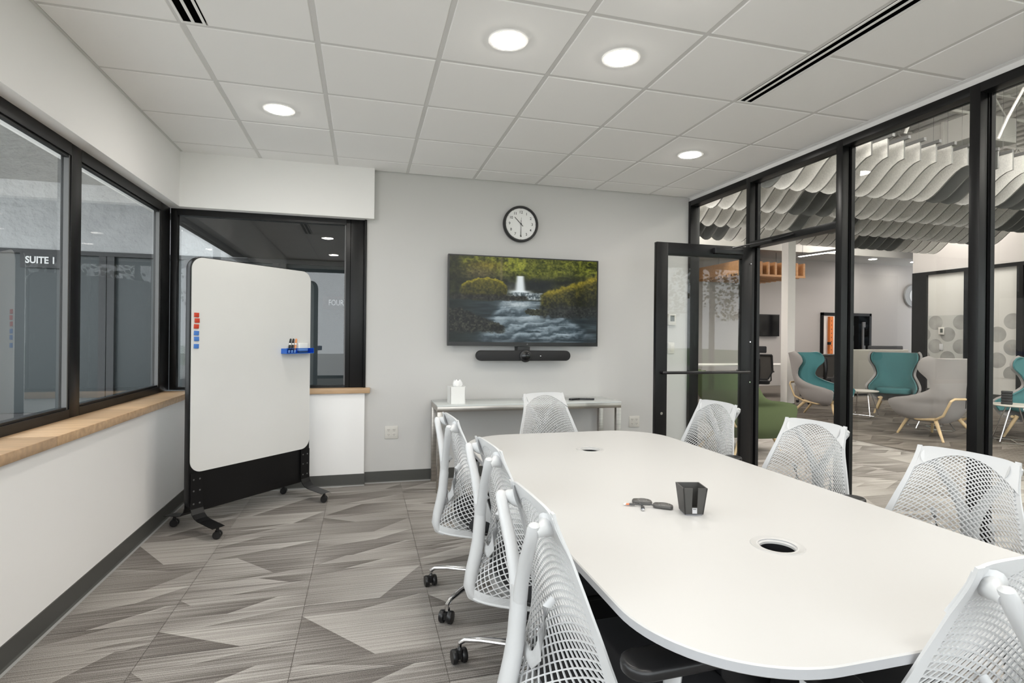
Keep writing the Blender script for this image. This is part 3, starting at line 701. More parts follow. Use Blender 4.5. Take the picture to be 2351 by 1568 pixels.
def dongle(loc, rz, label):
    t = thing('presentation_dongle', label, 'wireless dongle', loc, rz)
    dgm = mat('dongle_plastic', (0.075, 0.072, 0.068), 0.4)
    out = [(-0.030, -0.016), (0.026, -0.021), (0.034, -0.012), (0.034, 0.006), (0.022, 0.022), (-0.004, 0.027), (-0.030, 0.022), (-0.036, 0.004)]
    MB().prism(out, 'z', 0, 0.013).build('body', dgm, t, bevel=0.005, seg=3)
    MB().lathe([(0.017, 0.0131), (0.017, 0.0138), (0.0152, 0.0138)], (0.002, 0.004, 0), 32, cap=False).build('button_ring', mat('silver_ring', (0.7, 0.7, 0.7), 0.25, 1.0), t)
    MB().lathe([(0.0001, 0.0136), (0.0150, 0.0132)], (0.002, 0.004, 0), 32, cap=False).build('button', mat('button_grey', (0.11, 0.105, 0.10), 0.3), t)
    MB().lathe([(0.003, 0.013), (0.003, 0.0138)], (-0.012, -0.011, 0), 12).build('indicator', mat('silver_ring', (0.7, 0.7, 0.7)), t)
    return t
D0 = TZ+0.0002
d1 = dongle((1.012, 1.700, D0), math.radians(-32), 'dark round-button dongle nearest the desktop holder')
d2 = dongle((0.965, 1.762, D0), math.radians(-20), 'dark round-button dongle behind, its cable ending in an orange plug')
def cable(parent_thing, pts, tipm, w=0.0026):
    L = parent_thing.location; a = -parent_thing.rotation_euler[2]
    P = []
    for x, y, z in pts:
        dx, dy = x-L.x, y-L.y; P.append((dx*math.cos(a)-dy*math.sin(a), dx*math.sin(a)+dy*math.cos(a), z-L.z))
    MB().tube(P, w, n=8).build('cable', mat('cable_grey', (0.05, 0.05, 0.05), 0.45), parent_thing, smooth=True)
    p, q = Vector(P[-2]), Vector(P[-1]); d = (q-p).normalized()
    s = MB().tube([q-d*0.004, q+d*0.016], None, n=8, flat=(0.0062, 0.0035)).build('plug_shell', mat('cable_grey', (0.05, 0.05, 0.05)), parent_thing)
    MB().tube([q+d*0.016, q+d*0.028], None, n=4, flat=(0.0058, 0.0032)).build('plug', tipm, parent_thing)
    MB().tube([q+d*0.028, q+d*0.034], None, n=4, flat=(0.0048, 0.0022)).build('plug_tip', chrome, parent_thing)
org = mat('orange_plastic', (0.75, 0.13, 0.03), 0.4)
cable(d1, [(0.985, 1.700, TZ+0.008), (0.972, 1.712, TZ+0.012), (0.955, 1.722, TZ+0.010), (0.935, 1.735, TZ+0.007), (0.922, 1.742, TZ+0.0065)], org)
cable(d2, [(0.945, 1.745, TZ+0.007), (0.945, 1.733, TZ+0.006), (0.945, 1.722, TZ+0.005), (0.940, 1.712, TZ+0.005)], chrome)

# ---------------------------------------------------------------- mesh-back chairs
tabB = smooth_tab([(0, .190, -.285, .250), (.13, .222, -.262, .205), (.30, .246, -.205, .120), (.45, .240, -.180, .065), (.62, .212, -.180, .035), (.82, .176, -.198, .018), (1, .160, -.222, .004)])
def bpt(s, t):
    w, yc, f = tabB(t)
    z = 0.368+0.564*t - 0.012*s*s*(1-t) - 0.006*t*s*s
    return Vector((w*s, yc+f*abs(s)**2.1, z))
def bnrm(s, t):
    a = bpt(min(s+.02, 1.05), t)-bpt(max(s-.02, -1.05), t); b = bpt(s, min(t+.02, 1))-bpt(s, max(t-.02, 0))
    return a.cross(b).normalized()       # points backwards (-y)
def lattice_mesh():
    NX, NZ = 17, 28
    SL = 0.925
    def tt_(s): return 0.975-0.14*s*s
    vs = []; fs = []
    cache = {}
    def pt(i, j):
        if (i, j) not in cache:
            s = (i/NX-1)*SL; v = j/(2*NZ); v = v*(1.32-0.32*v); t = 0.015+v*(tt_(s)-0.015)
            # ribs sag towards the middle low down and arch at the top
            t += 0.030*math.sin(PI*v)*(1-(s/SL)**2)*(1 if v > 0.35 else v/0.35)
            cache[(i, j)] = (bpt(s, t), bnrm(s, t))
        return cache[(i, j)]
    hw, dp = 0.0017, 0.0019
    def strut(a, b):
        (p, n1), (q_, n2) = pt(*a), pt(*b); d = (q_-p).normalized(); n = (n1+n2).normalized(); sd = d.cross(n).normalized()
        o = len(vs)
        for P in (p, q_):
            for x, y in ((-hw, -dp), (hw, -dp), (hw, dp), (-hw, dp)): vs.append(tuple(P+sd*x+n*y))
        fs.extend([(o, o+1, o+5, o+4), (o+1, o+2, o+6, o+5), (o+2, o+3, o+7, o+6), (o+3, o, o+4, o+7)])
    for j in range(0, 2*NZ):
        for i in range(0, 2*NX+1):
            if (i+j) % 2 == 0:
                if i < 2*NX: strut((i, j), (i+1, j+1))
                if i > 0: strut((i, j), (i-1, j+1))
    me = bpy.data.meshes.new('mesh_back'); me.from_pydata(vs, [], fs); me.materials.append(whitep)
    return me
def make_chair():
    t = thing('mesh_back_chair', 'x', 'chair')
    o = bpy.data.objects.new('lattice_back', lattice_mesh()); COL.objects.link(o); o.parent = t
    # rim of the back, with solid upper corners and a closed lower skirt
    m = MB()
    def edge(sg):
        def f(u, v):
            s = sg*(0.905+0.10*u); p = bpt(s, v); return p+bnrm(sg*0.93, v)*0.0022
        return f
    m.sheet(edge(1), 2, 30, 0.0065); m.sheet(edge(-1), 2, 30, 0.0065)
    def topc(u, v):
        s = -1.0+2.0*u; lo = 0.966-0.14*s*s; t_ = lo+(1.0-lo)*v+0.0
        p = bpt(s, min(t_, 1)); k = (abs(s)**8)*v
        return p+bnrm(s, min(t_, 0.99))*0.0026+Vector((0, 0, -0.012*k))
    m.sheet(topc, 26, 4, 0.0068)
    def skirt(u, v):
        s = -1.0+2.0*u; t_ = 0.002+0.055*v; return bpt(s, t_)+bnrm(s, t_+0.01)*0.0015
    m.sheet(skirt, 26, 3, 0.005)
    m.tube([bpt(-1+2*k/30, 0.0) for k in range(31)], 0.0055, n=8)
    m.build('back_rim', whitep, t, smooth=True)
    # corner lugs joining the tower arms
    for sg in (1, -1):
        c = bpt(sg*0.73, 0.925)
        MB().tube([c+Vector((-sg*0.004, -0.005, 0.002)), c+Vector((sg*0.002, -0.014, -0.002)), Vector((sg*0.136, -0.236, 0.886)), Vector((sg*0.139, -0.252, 0.880))], None, n=14,
                  flat=[(0.028, 0.032), (0.019, 0.023), (0.0145, 0.0175), (0.011, 0.013)], up=(0, 0, 1)).build('corner_lug', whitep, t, smooth=True)
    # Y tower
    m = MB()
    m.tube([(0, -0.255, 0.352), (0, -0.276, 0.368), (0, -0.284, 0.40), (0, -0.276, 0.45), (0, -0.262, 0.51), (0, -0.252, 0.57), (0, -0.247, 0.64), (0, -0.246, 0.70)], None, n=16,
           flat=[(0.044, 0.012), (0.042, 0.018), (0.036, 0.022), (0.030, 0.024), (0.027, 0.024), (0.026, 0.023), (0.028, 0.022), (0.030, 0.018)], up=(0, 1, 0))
    for sg in (1, -1):
        m.tube([(sg*0.010, -0.246, 0.670), (sg*0.026, -0.247, 0.72), (sg*0.064, -0.250, 0.79), (sg*0.106, -0.254, 0.845), (sg*0.134, -0.256, 0.885), (sg*0.139, -0.256, 0.898), (sg*0.140, -0.256, 0.903)], None, n=14,
               flat=[(0.020, 0.019), (0.018, 0.018), (0.016, 0.017), (0.0155, 0.016), (0.0155, 0.016), (0.012, 0.013), (0.005, 0.006)], up=(0, 1, 0))
    m.build('tower', whitep, t, smooth=True)
    # lumbar loop
    m = MB(); tp = [(sg, z) for sg, z in ()]
    P = [(-0.092, -0.188, 0.700), (-0.094, -0.206, 0.685), (-0.088, -0.215, 0.62), (-0.076, -0.224, 0.560), (-0.052, -0.229, 0.538), (0, -0.2235, 0.530), (0.052, -0.229, 0.538), (0.076, -0.224, 0.560), (0.088, -0.215, 0.62), (0.094, -0.206, 0.685), (0.092, -0.188, 0.700)]
    m.tube(P, None, n=10, flat=[(0.006, 0.012)]*3+[(0.007, 0.016), (0.007, 0.021), (0.007, 0.023), (0.007, 0.021), (0.007, 0.016)]+[(0.006, 0.012)]*3, up=(0, 0, 1))
    m.build('lumbar_loop', whitep, t, smooth=True)
    # seat
    s = MB().prism(rrect(-0.225, 0.225, -0.165, 0.270, 0.10, 6), 'z', 0.400, 0.462).build('seat', blackf, t, bevel=0.02, seg=3)
    MB().prism(rrect(-0.222, 0.222, -0.150, 0.262, 0.10, 6), 'z', 0.386, 0.402).build('seat_pan', blackp, t, bevel=0.004)
    MB().lathe([(0.03, 0.285), (0.06, 0.30), (0.10, 0.335), (0.15, 0.365), (0.165, 0.386), (0.02, 0.386)], (0, -0.03, 0), 24).build('mechanism', whitep, t, smooth=True)
    MB().tube([(0, -0.275, 0.362), (0, -0.18, 0.350), (0, -0.05, 0.345)], None, n=10, flat=(0.035, 0.014)).build('tower_link', whitep, t, smooth=True)
    MB().lathe([(0.026, 0.10), (0.026, 0.20), (0.015, 0.20), (0.015, 0.30)], (0, 0, 0), 16).build('gas_column', chrome, t, smooth=True)
    # arms
    for sg in (1, -1):
        MB().tube([(sg*0.14, 0.0, 0.372), (sg*0.235, 0.0, 0.378), (sg*0.278, 0.0, 0.40), (sg*0.292, 0.0, 0.45), (sg*0.296, 0.005, 0.60), (sg*0.296, 0.01, 0.628)], None, n=10, flat=[(0.03, 0.012)]*4+[(0.028, 0.012), (0.026, 0.012)], up=(0, 0, 1)).build('arm_post', whitep, t, smooth=True)
        MB().prism(rrect(sg*0.298-0.046, sg*0.298+0.046, -0.115, 0.145, 0.044, 6), 'z', 0.628, 0.655).build('arm_pad', blackp, t, bevel=0.009, seg=3)
    # star base
    MB().lathe([(0.02, 0.085), (0.045, 0.09), (0.045, 0.125), (0.030, 0.135)], (0, 0, 0), 20).build('hub', chrome, t, smooth=True)
    leg = None
    for k in range(5):
        a = math.radians(90+72*k)
        if leg is None:
            leg = MB().tube([(0.03, 0, 0.112), (0.12, 0, 0.118), (0.24, 0, 0.110), (0.310, 0, 0.098), (0.332, 0, 0.082), (0.336, 0, 0.055)], None, n=10,
                            flat=[(0.022, 0.014), (0.019, 0.013), (0.015, 0.011), (0.0125, 0.010), (0.011, 0.010), (0.009, 0.009)], up=(0, 0, 1)).build('leg', chrome, t, smooth=True)
            cas = MB()
            for sx in (-0.020, 0.020):
                cas.lathe([(0.010, sx-0.011), (0.026, sx-0.0105), (0.0285, sx-0.006), (0.0285, sx+0.006), (0.026, sx+0.0105), (0.010, sx+0.011)], (0, 0, 0.0285), 20, 'x')
            cas.box(-0.008, 0.008, -0.020, 0.014, 0.020, 0.050)
            cas.lathe([(0.012, 0.048), (0.012, 0.062)], (0, 0.012, 0), 12)
            cas = cas.build('caster', blackp, t, smooth=True)
            L, Cc = leg, cas
        else:
            L = leg.copy(); Cc = cas.copy(); COL.objects.link(L); COL.objects.link(Cc); L.parent = t; Cc.parent = t
        L.rotation_euler = (0, 0, a)
        Cc.location = (0.336*math.cos(a), 0.336*math.sin(a), 0); Cc.rotation_euler = (0, 0, a+[0.4, -0.9, 0.7, 1.9, -0.3][k])
    return t
ch0 = make_chair()
# (x, y, facing degrees from +x, label)
CH = [
    (0.640, 2.735, 4, 'white mesh-back chair farthest along the left side of the table'),
    (0.672, 2.020, 4, 'white mesh-back chair in the middle of the left side of the table'),
    (0.630, 1.335, 2, 'nearest white mesh-back chair on the left side, its tower fully in view'),
    (1.275, 3.475, -80, 'white mesh-back chair at the far end of the table, before the console'),
    (1.945, 2.975, 186, 'white mesh-back chair in front of the open glass door'),
    (1.915, 2.160, 189, 'white mesh-back chair in the middle of the right side of the table'),
    (1.870, 1.445, 186, 'nearest white mesh-back chair on the right side, beyond the rounded corner'),
    (1.215, 0.944, 90, 'white mesh-back chair cut off at the bottom right corner of the photo'),
]
for i, (x, y, a, lab) in enumerate(CH):
    o = ch0 if i == 0 else copy_tree(ch0)
    o.location = (x, y, 0); o.rotation_euler = (0, 0, math.radians(a-90)); o['label'] = lab; o['group'] = 'white mesh-back chairs around the table'

# ---------------------------------------------------------------- mobile whiteboard
A_ = Vector((-1.08, 4.06)); B_ = Vector((-0.456, 4.73)); dv = B_-A_; ang = math.atan2(dv.y, dv.x)
wbx = thing('mobile_whiteboard', 'tall double-sided mobile whiteboard on four black casters', 'whiteboard', (A_.x, A_.y, 0), ang)
BL = dv.length; x0, x1 = -0.052, BL+0.030
MB().prism(rrect(x0, x1, 0.14, 1.835, 0.085, 8), 'y', -0.022, 0.022).build('frame', blackm, wbx, bevel=0.002)
o = MB().prism(rrect(x0+0.010, x1-0.004, 0.405, 1.830, 0.078, 8), 'y', -0.026, -0.022).build('writing_surface', boardm, wbx)
MB().prism(rrect(x0+0.010, x1-0.004, 0.405, 1.830, 0.078, 8), 'y', 0.022, 0.026).build('writing_surface', boardm, wbx)
for xa in (-0.040, BL-0.060):
    for sg in (-1, 1):
        y_ = sg*0.026
        m = MB(); pr = [(y_, 0.40), (y_, 0.20), (sg*0.030, 0.165), (sg*0.045, 0.132), (sg*0.075, 0.108), (sg*0.11, 0.098), (sg*0.262, 0.078)]
        k = len(pr); th_ = 0.006
        up = [(p[0]+sg*th_, p[1]+0.002) for p in pr]
        vs = []
        for xx in (xa, xa+0.085):
            vs += [(xx, p[0], p[1]) for p in pr]+[(xx, p[0], p[1]) for p in up]
        n2 = 2*k; fs = []
        for i in range(k-1):
            fs += [(i, i+1, n2+i+1, n2+i), (k+i, n2+k+i, n2+k+i+1, k+i+1), (i, k+i, k+i+1, i+1), (n2+i, n2+i+1, n2+k+i+1, n2+k+i)]
        fs += [(0, n2, n2+k, k), (k-1, 2*k-1, n2+2*k-1, n2+k-1)]
        o = m.add(vs, fs).build('foot_bracket', blackm, wbx)
        if sg < 0 or True:
            for zz in (0.36, 0.285, 0.20):
                for xx in (xa+0.02, xa+0.062):
                    MB().lathe([(0.006, sg*0.0325), (0.005, sg*0.0352)], (xx, 0, zz), 10, 'y').build('bolt', gskt, o)
        c = MB()
        for s_ in (-0.015, 0.015): c.lathe([(0.006, s_-0.010), (0.024, s_-0.010), (0.026, s_-0.006), (0.026, s_+0.006), (0.024, s_+0.010), (0.006, s_+0.010)], (0, 0, 0.026), 18, 'x')
        c.box(-0.006, 0.006, -0.012, 0.012, 0.02, 0.055).lathe([(0.010, 0.05), (0.010, 0.079)], (0, 0, 0), 12)
        c.build('caster', blackp, wbx, smooth=True, loc=(xa+0.055, sg*0.232, 0), rot=(0, 0, 0.7))
TH = Matrix.Rotation(ang, 4, 'Z')
def wb_at(x, y, z): p = TH @ Vector((x, y, z)); return (A_.x+p.x, A_.y+p.y, p.z)
redm = mat('red_magnet', (0.55, 0.05, 0.02), 0.45); bluem = mat('blue_magnet', (0.06, 0.19, 0.55), 0.45)
ords = ['topmost red square magnet on the left edge of the whiteboard', 'middle red square magnet on the whiteboard', 'lowest red square magnet, above the blue ones',
        'top blue square magnet, just below the red ones', 'middle blue square magnet on the whiteboard', 'lowest blue square magnet on the whiteboard']
for k, zz in enumerate((1.447, 1.410, 1.371, 1.327, 1.289, 1.240)):
    o = MB().box(-0.016, 0.016, -0.0035, 0.0035, -0.0145, 0.0145).build('magnet', redm if k < 3 else bluem, bevel=0.0015)
    o.location = wb_at(-0.010+[0, .004, -.001, 0, .001, 0][k], -0.0297, zz); o.rotation_euler = (0, [0.03, -0.02, .05, .06, -.03, .02][k], ang)
    tag(o, ords[k], 'magnet', 'square magnets on the whiteboard')
acr = glass('blue_acrylic', (0.55, 0.72, 0.95), 1.0); acb = mat('blue_plastic', (0.02, 0.13, 0.55), 0.25)
tr = thing('marker_tray', 'blue acrylic marker tray on the whiteboard', 'tray', wb_at(0.66, -0.026, 1.175), ang)
TWd = 0.265
box('back_plate', acb, tr, 0, TWd, -0.003, -0.0002, 0, 0.040); box('floor_plate', acb, tr, 0, TWd, -0.062, -0.003, 0, 0.004)
box('front_plate', acr, tr, 0.004, TWd-0.004, -0.062, -0.059, 0.004, 0.040)
box('front_edge', acb, tr, 0.0, TWd, -0.0625, -0.0585, 0.040, 0.0425)
box('end_plate', acb, tr, 0, 0.004, -0.062, -0.003, 0.004, 0.040); box('end_plate', acb, tr, TWd-0.004, TWd, -0.062, -0.003, 0.004, 0.040)
def marker(x, capm, label, tilt):
    t = thing('dry_erase_marker', label, 'marker', wb_at(x, -0.048, 1.1795), 0, 'markers standing in the blue tray')
    t.rotation_euler = (-0.20, tilt, ang)
    MB().lathe([(0.0075, 0.0), (0.0075, 0.012)], (0, 0, 0), 12).build('end_cap', gw, t)
    MB().lathe([(0.0078, 0.012), (0.0078, 0.08)], (0, 0, 0), 12).build('barrel', gw, t)
    MB().lathe([(0.0080, 0.022), (0.0080, 0.066)], (0, 0, 0), 12, cap=False).build('wrap', capm, t)
    MB().lathe([(0.0085, 0.08), (0.0085, 0.112), (0.006, 0.118)], (0, 0, 0), 12).build('cap', capm, t)
marker(0.715, blackp, 'black-capped marker, left one of three in the blue tray', 0.30)
marker(0.742, blackp, 'black-capped marker, centre one of three in the blue tray', 0.30)
marker(0.769, mat('orange_cap', (0.75, 0.30, 0.12), 0.4), 'orange-capped marker in the blue tray', 0.30)
er = thing('board_eraser', 'white felt eraser lying in the blue tray', 'eraser', wb_at(0.855, -0.031, 1.1795), ang)
MB().box(-0.045, 0.045, -0.018, 0.018, 0.012, 0.075).build('body', gw, er, bevel=0.004)
MB().box(-0.043, 0.043, -0.017, 0.017, 0.0, 0.0119).build('felt_pad', mat('grey_felt_pad', (0.2, 0.2, 0.2), 0.9), er)

#LOBBY
# ---------------------------------------------------------------- outside, beyond the left windows
ex = thing('wall_exterior', 'grey stucco canopy and dark shopfront outside the left windows', 'building', kind='structure')
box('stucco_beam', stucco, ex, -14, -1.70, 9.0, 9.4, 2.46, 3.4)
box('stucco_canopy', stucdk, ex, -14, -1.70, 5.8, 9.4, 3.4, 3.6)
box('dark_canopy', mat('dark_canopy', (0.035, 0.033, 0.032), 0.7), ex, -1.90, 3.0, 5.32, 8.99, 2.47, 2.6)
box('dark_fascia', mat('dark_canopy', (0, 0, 0)), ex, -1.69, 3.2, 9.0, 9.1, 2.461, 3.0)
box('glazing', extg, ex, -14, 3.2, 9.06, 9.10, 0.0, 2.46)
mat('shop_frame', (0.030, 0.031, 0.033), 0.5)
box('frame_head', MATS['shop_frame'], ex, -14, 3.2, 8.98, 9.06, 2.40, 2.459)
for x in (-6.3, -5.2, -4.95, -3.62, -3.52, -2.55, -2.45, -1.35, -1.25, -0.25, 0.6, 1.8, 3.0): box('frame_post', MATS['shop_frame'], ex, x, x+0.09, 8.99, 9.06, 0.02, 2.40)
box('frame_sill', MATS['shop_frame'], ex, -14, 3.2, 8.99, 9.06, 0.02, 0.20)
box('side_wall', MATS['dark_canopy'], ex, 3.0, 3.2, 5.32, 9.0, 0, 2.46)
pv = tag(MB().box(-30, 3.2, -30, 9.06, -0.20, 0.0).build('pavement', concm), 'grey concrete walkway outside the left windows', 'pavement', kind='structure')
pv.location.z = -0.02
sg = thing('suite_sign', 'white SUITE 1 lettering on the dark shopfront outside', 'sign', (-4.27, 9.0, 2.305))
text_part('lettering', 'SUITE 1', 0.128, signw, (-0.03, -0.03, 0), (PI/2, 0, 0), sg, 0.006, bold=0.004).scale = (0.84, 1, 1)
box('backing_bar', MATS['shop_frame'], sg, -0.27, 0.27, -0.024, 0.0, -0.10, 0.10)
sg = thing('four_sign', 'white FOUR lettering seen through the corner window', 'sign', (-0.40, 9.0, 1.82))
text_part('lettering', 'FOUR', 0.125, signw, (-0.02, -0.03, 0), (PI/2, 0, 0), sg, 0.006, bold=0.0).scale = (0.70, 1, 1)
box('backing_bar', MATS['shop_frame'], sg, -0.22, 0.26, -0.024, 0.0, -0.10, 0.10)

# ---------------------------------------------------------------- lobby shell
lf = tag(MB().box(3.38, 18, -4.0, 13.3, -0.15, -0.004).build('floor_lobby', carpet2), 'brown grey patterned carpet of the lobby beyond the glass', 'floor', kind='structure')
mlf = lf.data
la = mlf.attributes.new('tone', 'FLOAT', 'POINT'); la.data.foreach_set('value', [0.35]*len(mlf.vertices))
la = floor.data.attributes.new('tone', 'FLOAT', 'POINT'); la.data.foreach_set('value', [0.2]*len(floor.data.vertices))
lay(lf, cmesh3, 3.40, 6.30, 1.9, 7.6, 5)
lay(lf, cmesh2, 6.31, 10.6, 4.0, 9.6, 8)
tag(MB().box(3.2, 18.2, 13.1, 13.3, 0, 5.1).build('wall_lobby_far', lobw), 'warm grey far wall of the lobby', 'wall', kind='structure')
tag(MB().box(3.20, 3.38, 5.31, 13.1, 0, 5.1).build('wall_lobby_side', lobw), 'plain lobby wall behind the television wall', 'wall', kind='structure')
tag(MB().box(3.30, 3.44, -4.0, 5.31, 3.0, 5.1).build('wall_over_partition', lobw), 'upper lobby wall above the glass partition', 'wall', kind='structure')
tag(MB().box(3.2, 18.2, -4.2, 13.3, 5.1, 5.3).build('ceiling_lobby', lobwh), 'high white roof deck over the lobby', 'ceiling', kind='structure')
fr_ = thing('wall_office_front', 'black framed office front with frosted circle pattern film across the lobby', 'wall', kind='structure')
X9 = 13.87
box('upper_panel', lobw, fr_, X9, X9+0.15, -4, 11.1, 3.08, 5.1)
box('return_wall', lobw, fr_, X9+0.15, 18, 10.95, 11.1, 0, 5.1)
filmm = mat('frosted_film', (0.56, 0.55, 0.52), 0.4); film2 = mat('grey_film', (0.46, 0.455, 0.43), 0.4)
circm = mat('circle_film', (0.36, 0.355, 0.335), 0.45, noise=((2, 2.5, 2.5), 0.35))
for a, b, c in ((-4, 8.72, 1), (8.72, 9.70, 0), (9.82, 10.72, 0)):
    if c: 
        box('dark_glazing', mat('dark_office_glass', (0.03, 0.03, 0.032), 0.15), fr_, X9+0.04, X9+0.06, a, b, 0, 3.0)
        continue
    box('frosted_pane', filmm, fr_, X9+0.04, X9+0.06, a, b, 0.12, 3.0)
    box('film_band', film2 if a > 9.8 else filmm, fr_, X9+0.034, X9+0.039, a+.002, b-.002, 0.50, 1.96)
    for cix in range(4):
        for r in range(4):
            cy = a+0.10+cix*0.30; cz = 1.78-r*0.588-(0.294 if cix % 2 else 0)
            if cz < 0.4 or cy > b+0.1: continue
            pts = [(min(max(cy+0.178*math.cos(2*PI*k/36), a+0.003), b-0.003), min(max(cz+0.178*math.sin(2*PI*k/36), 0.505), 1.955)) for k in range(36)]
            MB().add([(X9+0.0325-0.0004*cix, p, q) for p, q in pts], [tuple(range(36))]).build('circle_print', circm, fr_)
for a, b in ((10.72, 11.1), (9.70, 9.82), (8.60, 8.72), (7.3, 7.4), (5.8, 5.9), (4.0, 4.1)): box('post', blackm, fr_, X9-0.02, X9+0.10, a, b, 0, 3.0)
box('head_rail', blackm, fr_, X9-0.02, X9+0.10, -4, 11.1, 3.0, 3.08)
box('sill_rail', vinyl, fr_, X9-0.01, X9+0.05, 8.72, 10.72, 0, 0.12)
t_ = thing('thermostat', 'grey thermostat on the frosted office front across the lobby', 'thermostat', (X9+0.031, 10.36, 1.57))
MB().box(-0.03, 0, -0.07, 0.07, -0.09, 0.09).build('housing', offw, t_, bevel=0.006); box('display', mat('lcd_grey', (0, 0, 0)), t_, -0.032, -0.030, -0.045, 0.02, -0.04, 0.06)
t_ = thing('light_switch', 'white light switch on the frosted office front across the lobby', 'light switch', (X9+0.031, 10.37, 1.17))
MB().box(-0.008, 0, -0.045, 0.045, -0.08, 0.08).build('cover_plate', whitep, t_, bevel=0.002); MB().box(-0.013, -0.008, -0.02, 0.02, -0.045, 0.045).build('rocker', whitep, t_)
# far wall features
bm_ = tag(MB().box(9.0, 18.0, 11.9, 13.1, 3.62, 3.8).build('ceiling_dropped', mat('grey_ceiling', (0.40, 0.39, 0.37), 0.8)), 'lower plaster ceiling over the far end of the lobby', 'ceiling', kind='structure')
tag(MB().box(3.38, 9.0, 11.5, 13.1, 3.45, 3.9).build('wall_beam', lobwh), 'white bulkhead over the far left of the lobby', 'wall', kind='structure')
dw = thing('door_2', 'black framed double doorway to the gym in the far wall', 'door', kind='structure')
Yf = 13.1
box('opening', voidm, dw, 12.9, 14.7, Yf-0.012, Yf-0.002, 0.0, 2.12)
box('white_door_leaf', lobwh, dw, 12.98, 13.80, Yf-0.03, Yf-0.013, 0.02, 2.03)
for a, b in ((12.88, 12.96), (13.82, 13.90), (14.64, 14.72)): box('jamb', blackm, dw, a, b, Yf-0.06, Yf-0.013, 0, 2.12)
box('head', blackm, dw, 12.88, 14.72, Yf-0.06, Yf-0.013, 2.04, 2.12)
for z in (1.0, 1.45): box('mirror_panel', gskt, dw, 13.95, 14.08, Yf-0.035, Yf-0.0125, z, z+0.3)
rk = thing('gym_rack', 'orange steel rack upright standing in the far doorway', 'exercise rack', (13.13, 12.98, 0))
box('upright', mat('orange_steel', (0.72, 0.20, 0.04), 0.45), rk, -0.06, 0.06, -0.05, 0.03, 0, 2.0)
for k in range(14): box('hole', inkm, rk, -0.012, 0.012, -0.0515, -0.05, 0.3+k*0.12, 0.325+k*0.12)
box('hook', blackp, rk, -0.12, -0.06, -0.1, -0.02, 1.18, 1.26); box('foot', blackp, rk, -0.10, 0.10, -0.08, 0.03, 0, 0.05)
cb = thing('cable_machine', 'grey cable exercise machine post in the dark half of the far doorway', 'exercise machine', (14.33, 12.98, 0))
box('post', gskt, cb, -0.025, 0.025, -0.02, 0.02, 0.06, 1.86)
for z in (0.35, 1.0, 1.7): box('carriage', gskt, cb, -0.05, 0.05, -0.04, -0.0205, z, z+0.16)
box('foot', gskt, cb, -0.12, 0.12, -0.06, 0.02, 0, 0.06)
t2 = thing('wall_television', 'dark switched off television on the far lobby wall', 'television', (11.0, 13.06, 1.715))
MB().box(-0.50, 0.40, -0.04, 0.0, -0.31, 0.31).build('housing', blackp, t2, bevel=0.004)
box('screen', mat('lens_glass', (0, 0, 0)), t2, -0.485, 0.385, -0.0415, -0.0401, -0.29, 0.29)
box('wall_bracket', blackp, t2, -0.1, 0.1, 0.0, 0.0395, -0.1, 0.1)
lg = thing('round_wall_disc', 'round white and grey disc on the far lobby wall', 'wall decoration', (16.33, 13.09, 2.70))
MB().lathe([(0.33, 0.0), (0.35, -0.02), (0.33, -0.05), (0.001, -0.06)], (0, 0, 0), 32, 'y', cap=False).build('disc', mat('disc_grey', (0.25, 0.25, 0.25), 0.5), lg, smooth=True)
MB().lathe([(0.22, 0.0), (0.001, -0.01)], (0.06, -0.06, 0.0), 32, 'y', cap=False).build('inner_disc', whitep, lg)
# slatted wooden canopy
wc = thing('slatted_wood_canopy', 'slatted orange wood canopy hanging at the far side of the lobby', 'wood canopy', (8.7, 12.2, 2.86))
canw = mat('canopy_oak', (0.42, 0.22, 0.10), 0.5, noise=((3, 20, 20), 0.2))
for k in range(9): MB().box(0, 1.95, -0.9+k*0.2, -0.86+k*0.2, 0, 0.05).build('slat', canw, wc)
for k in range(10): MB().box(0.0+k*0.21, 0.05+k*0.21, -0.9, 0.75, 0.05, 0.36).build('fin', canw, wc)
box('back_board', canw, wc, 0, 1.95, 0.72, 0.76, 0.05, 0.36)
for x in (0.1, 1.85):
    MB().tube([(x, 0, 0.3), (x, 0, 2.23)], 0.006, n=6).build('hanger', blackp, wc)
# column
cl = thing('column_1', 'slim square white column standing in the lobby', 'column', kind='structure')
box('shaft', lobwh, cl, 7.82, 7.99, 8.72, 8.89, 0.10, 5.1); box('column_base', vinyl, cl, 7.812, 7.998, 8.712, 8.898, 0, 0.10)
# pendant
pd = thing('linear_pendant', 'slim linear pendant lamp glowing over the lobby desks', 'pendant lamp', (10.22, 10.35, 3.32), math.radians(-80))
MB().box(-0.62, 0.62, -0.06, 0.06, 0.0, 0.05).build('housing', gskt, pd, bevel=0.01); box('diffuser', lobbylamp, pd, -0.59, 0.59, -0.045, 0.045, -0.004, -0.0002)
for x in (-0.5, 0.5): MB().tube([(x, 0, 0.05), (x, 0, 1.779)], 0.004, n=6).build('cable', blackp, pd)
for x, y, l in ((13.9, 12.3, 'small round downlight in the dropped far ceiling, nearer the partition post'), (15.5, 12.35, 'tiny round downlight in the dropped far ceiling beside the corner')
             ):
    downlight(x, y, l, z=3.62, r=0.10, group='downlights in the far dropped ceiling')

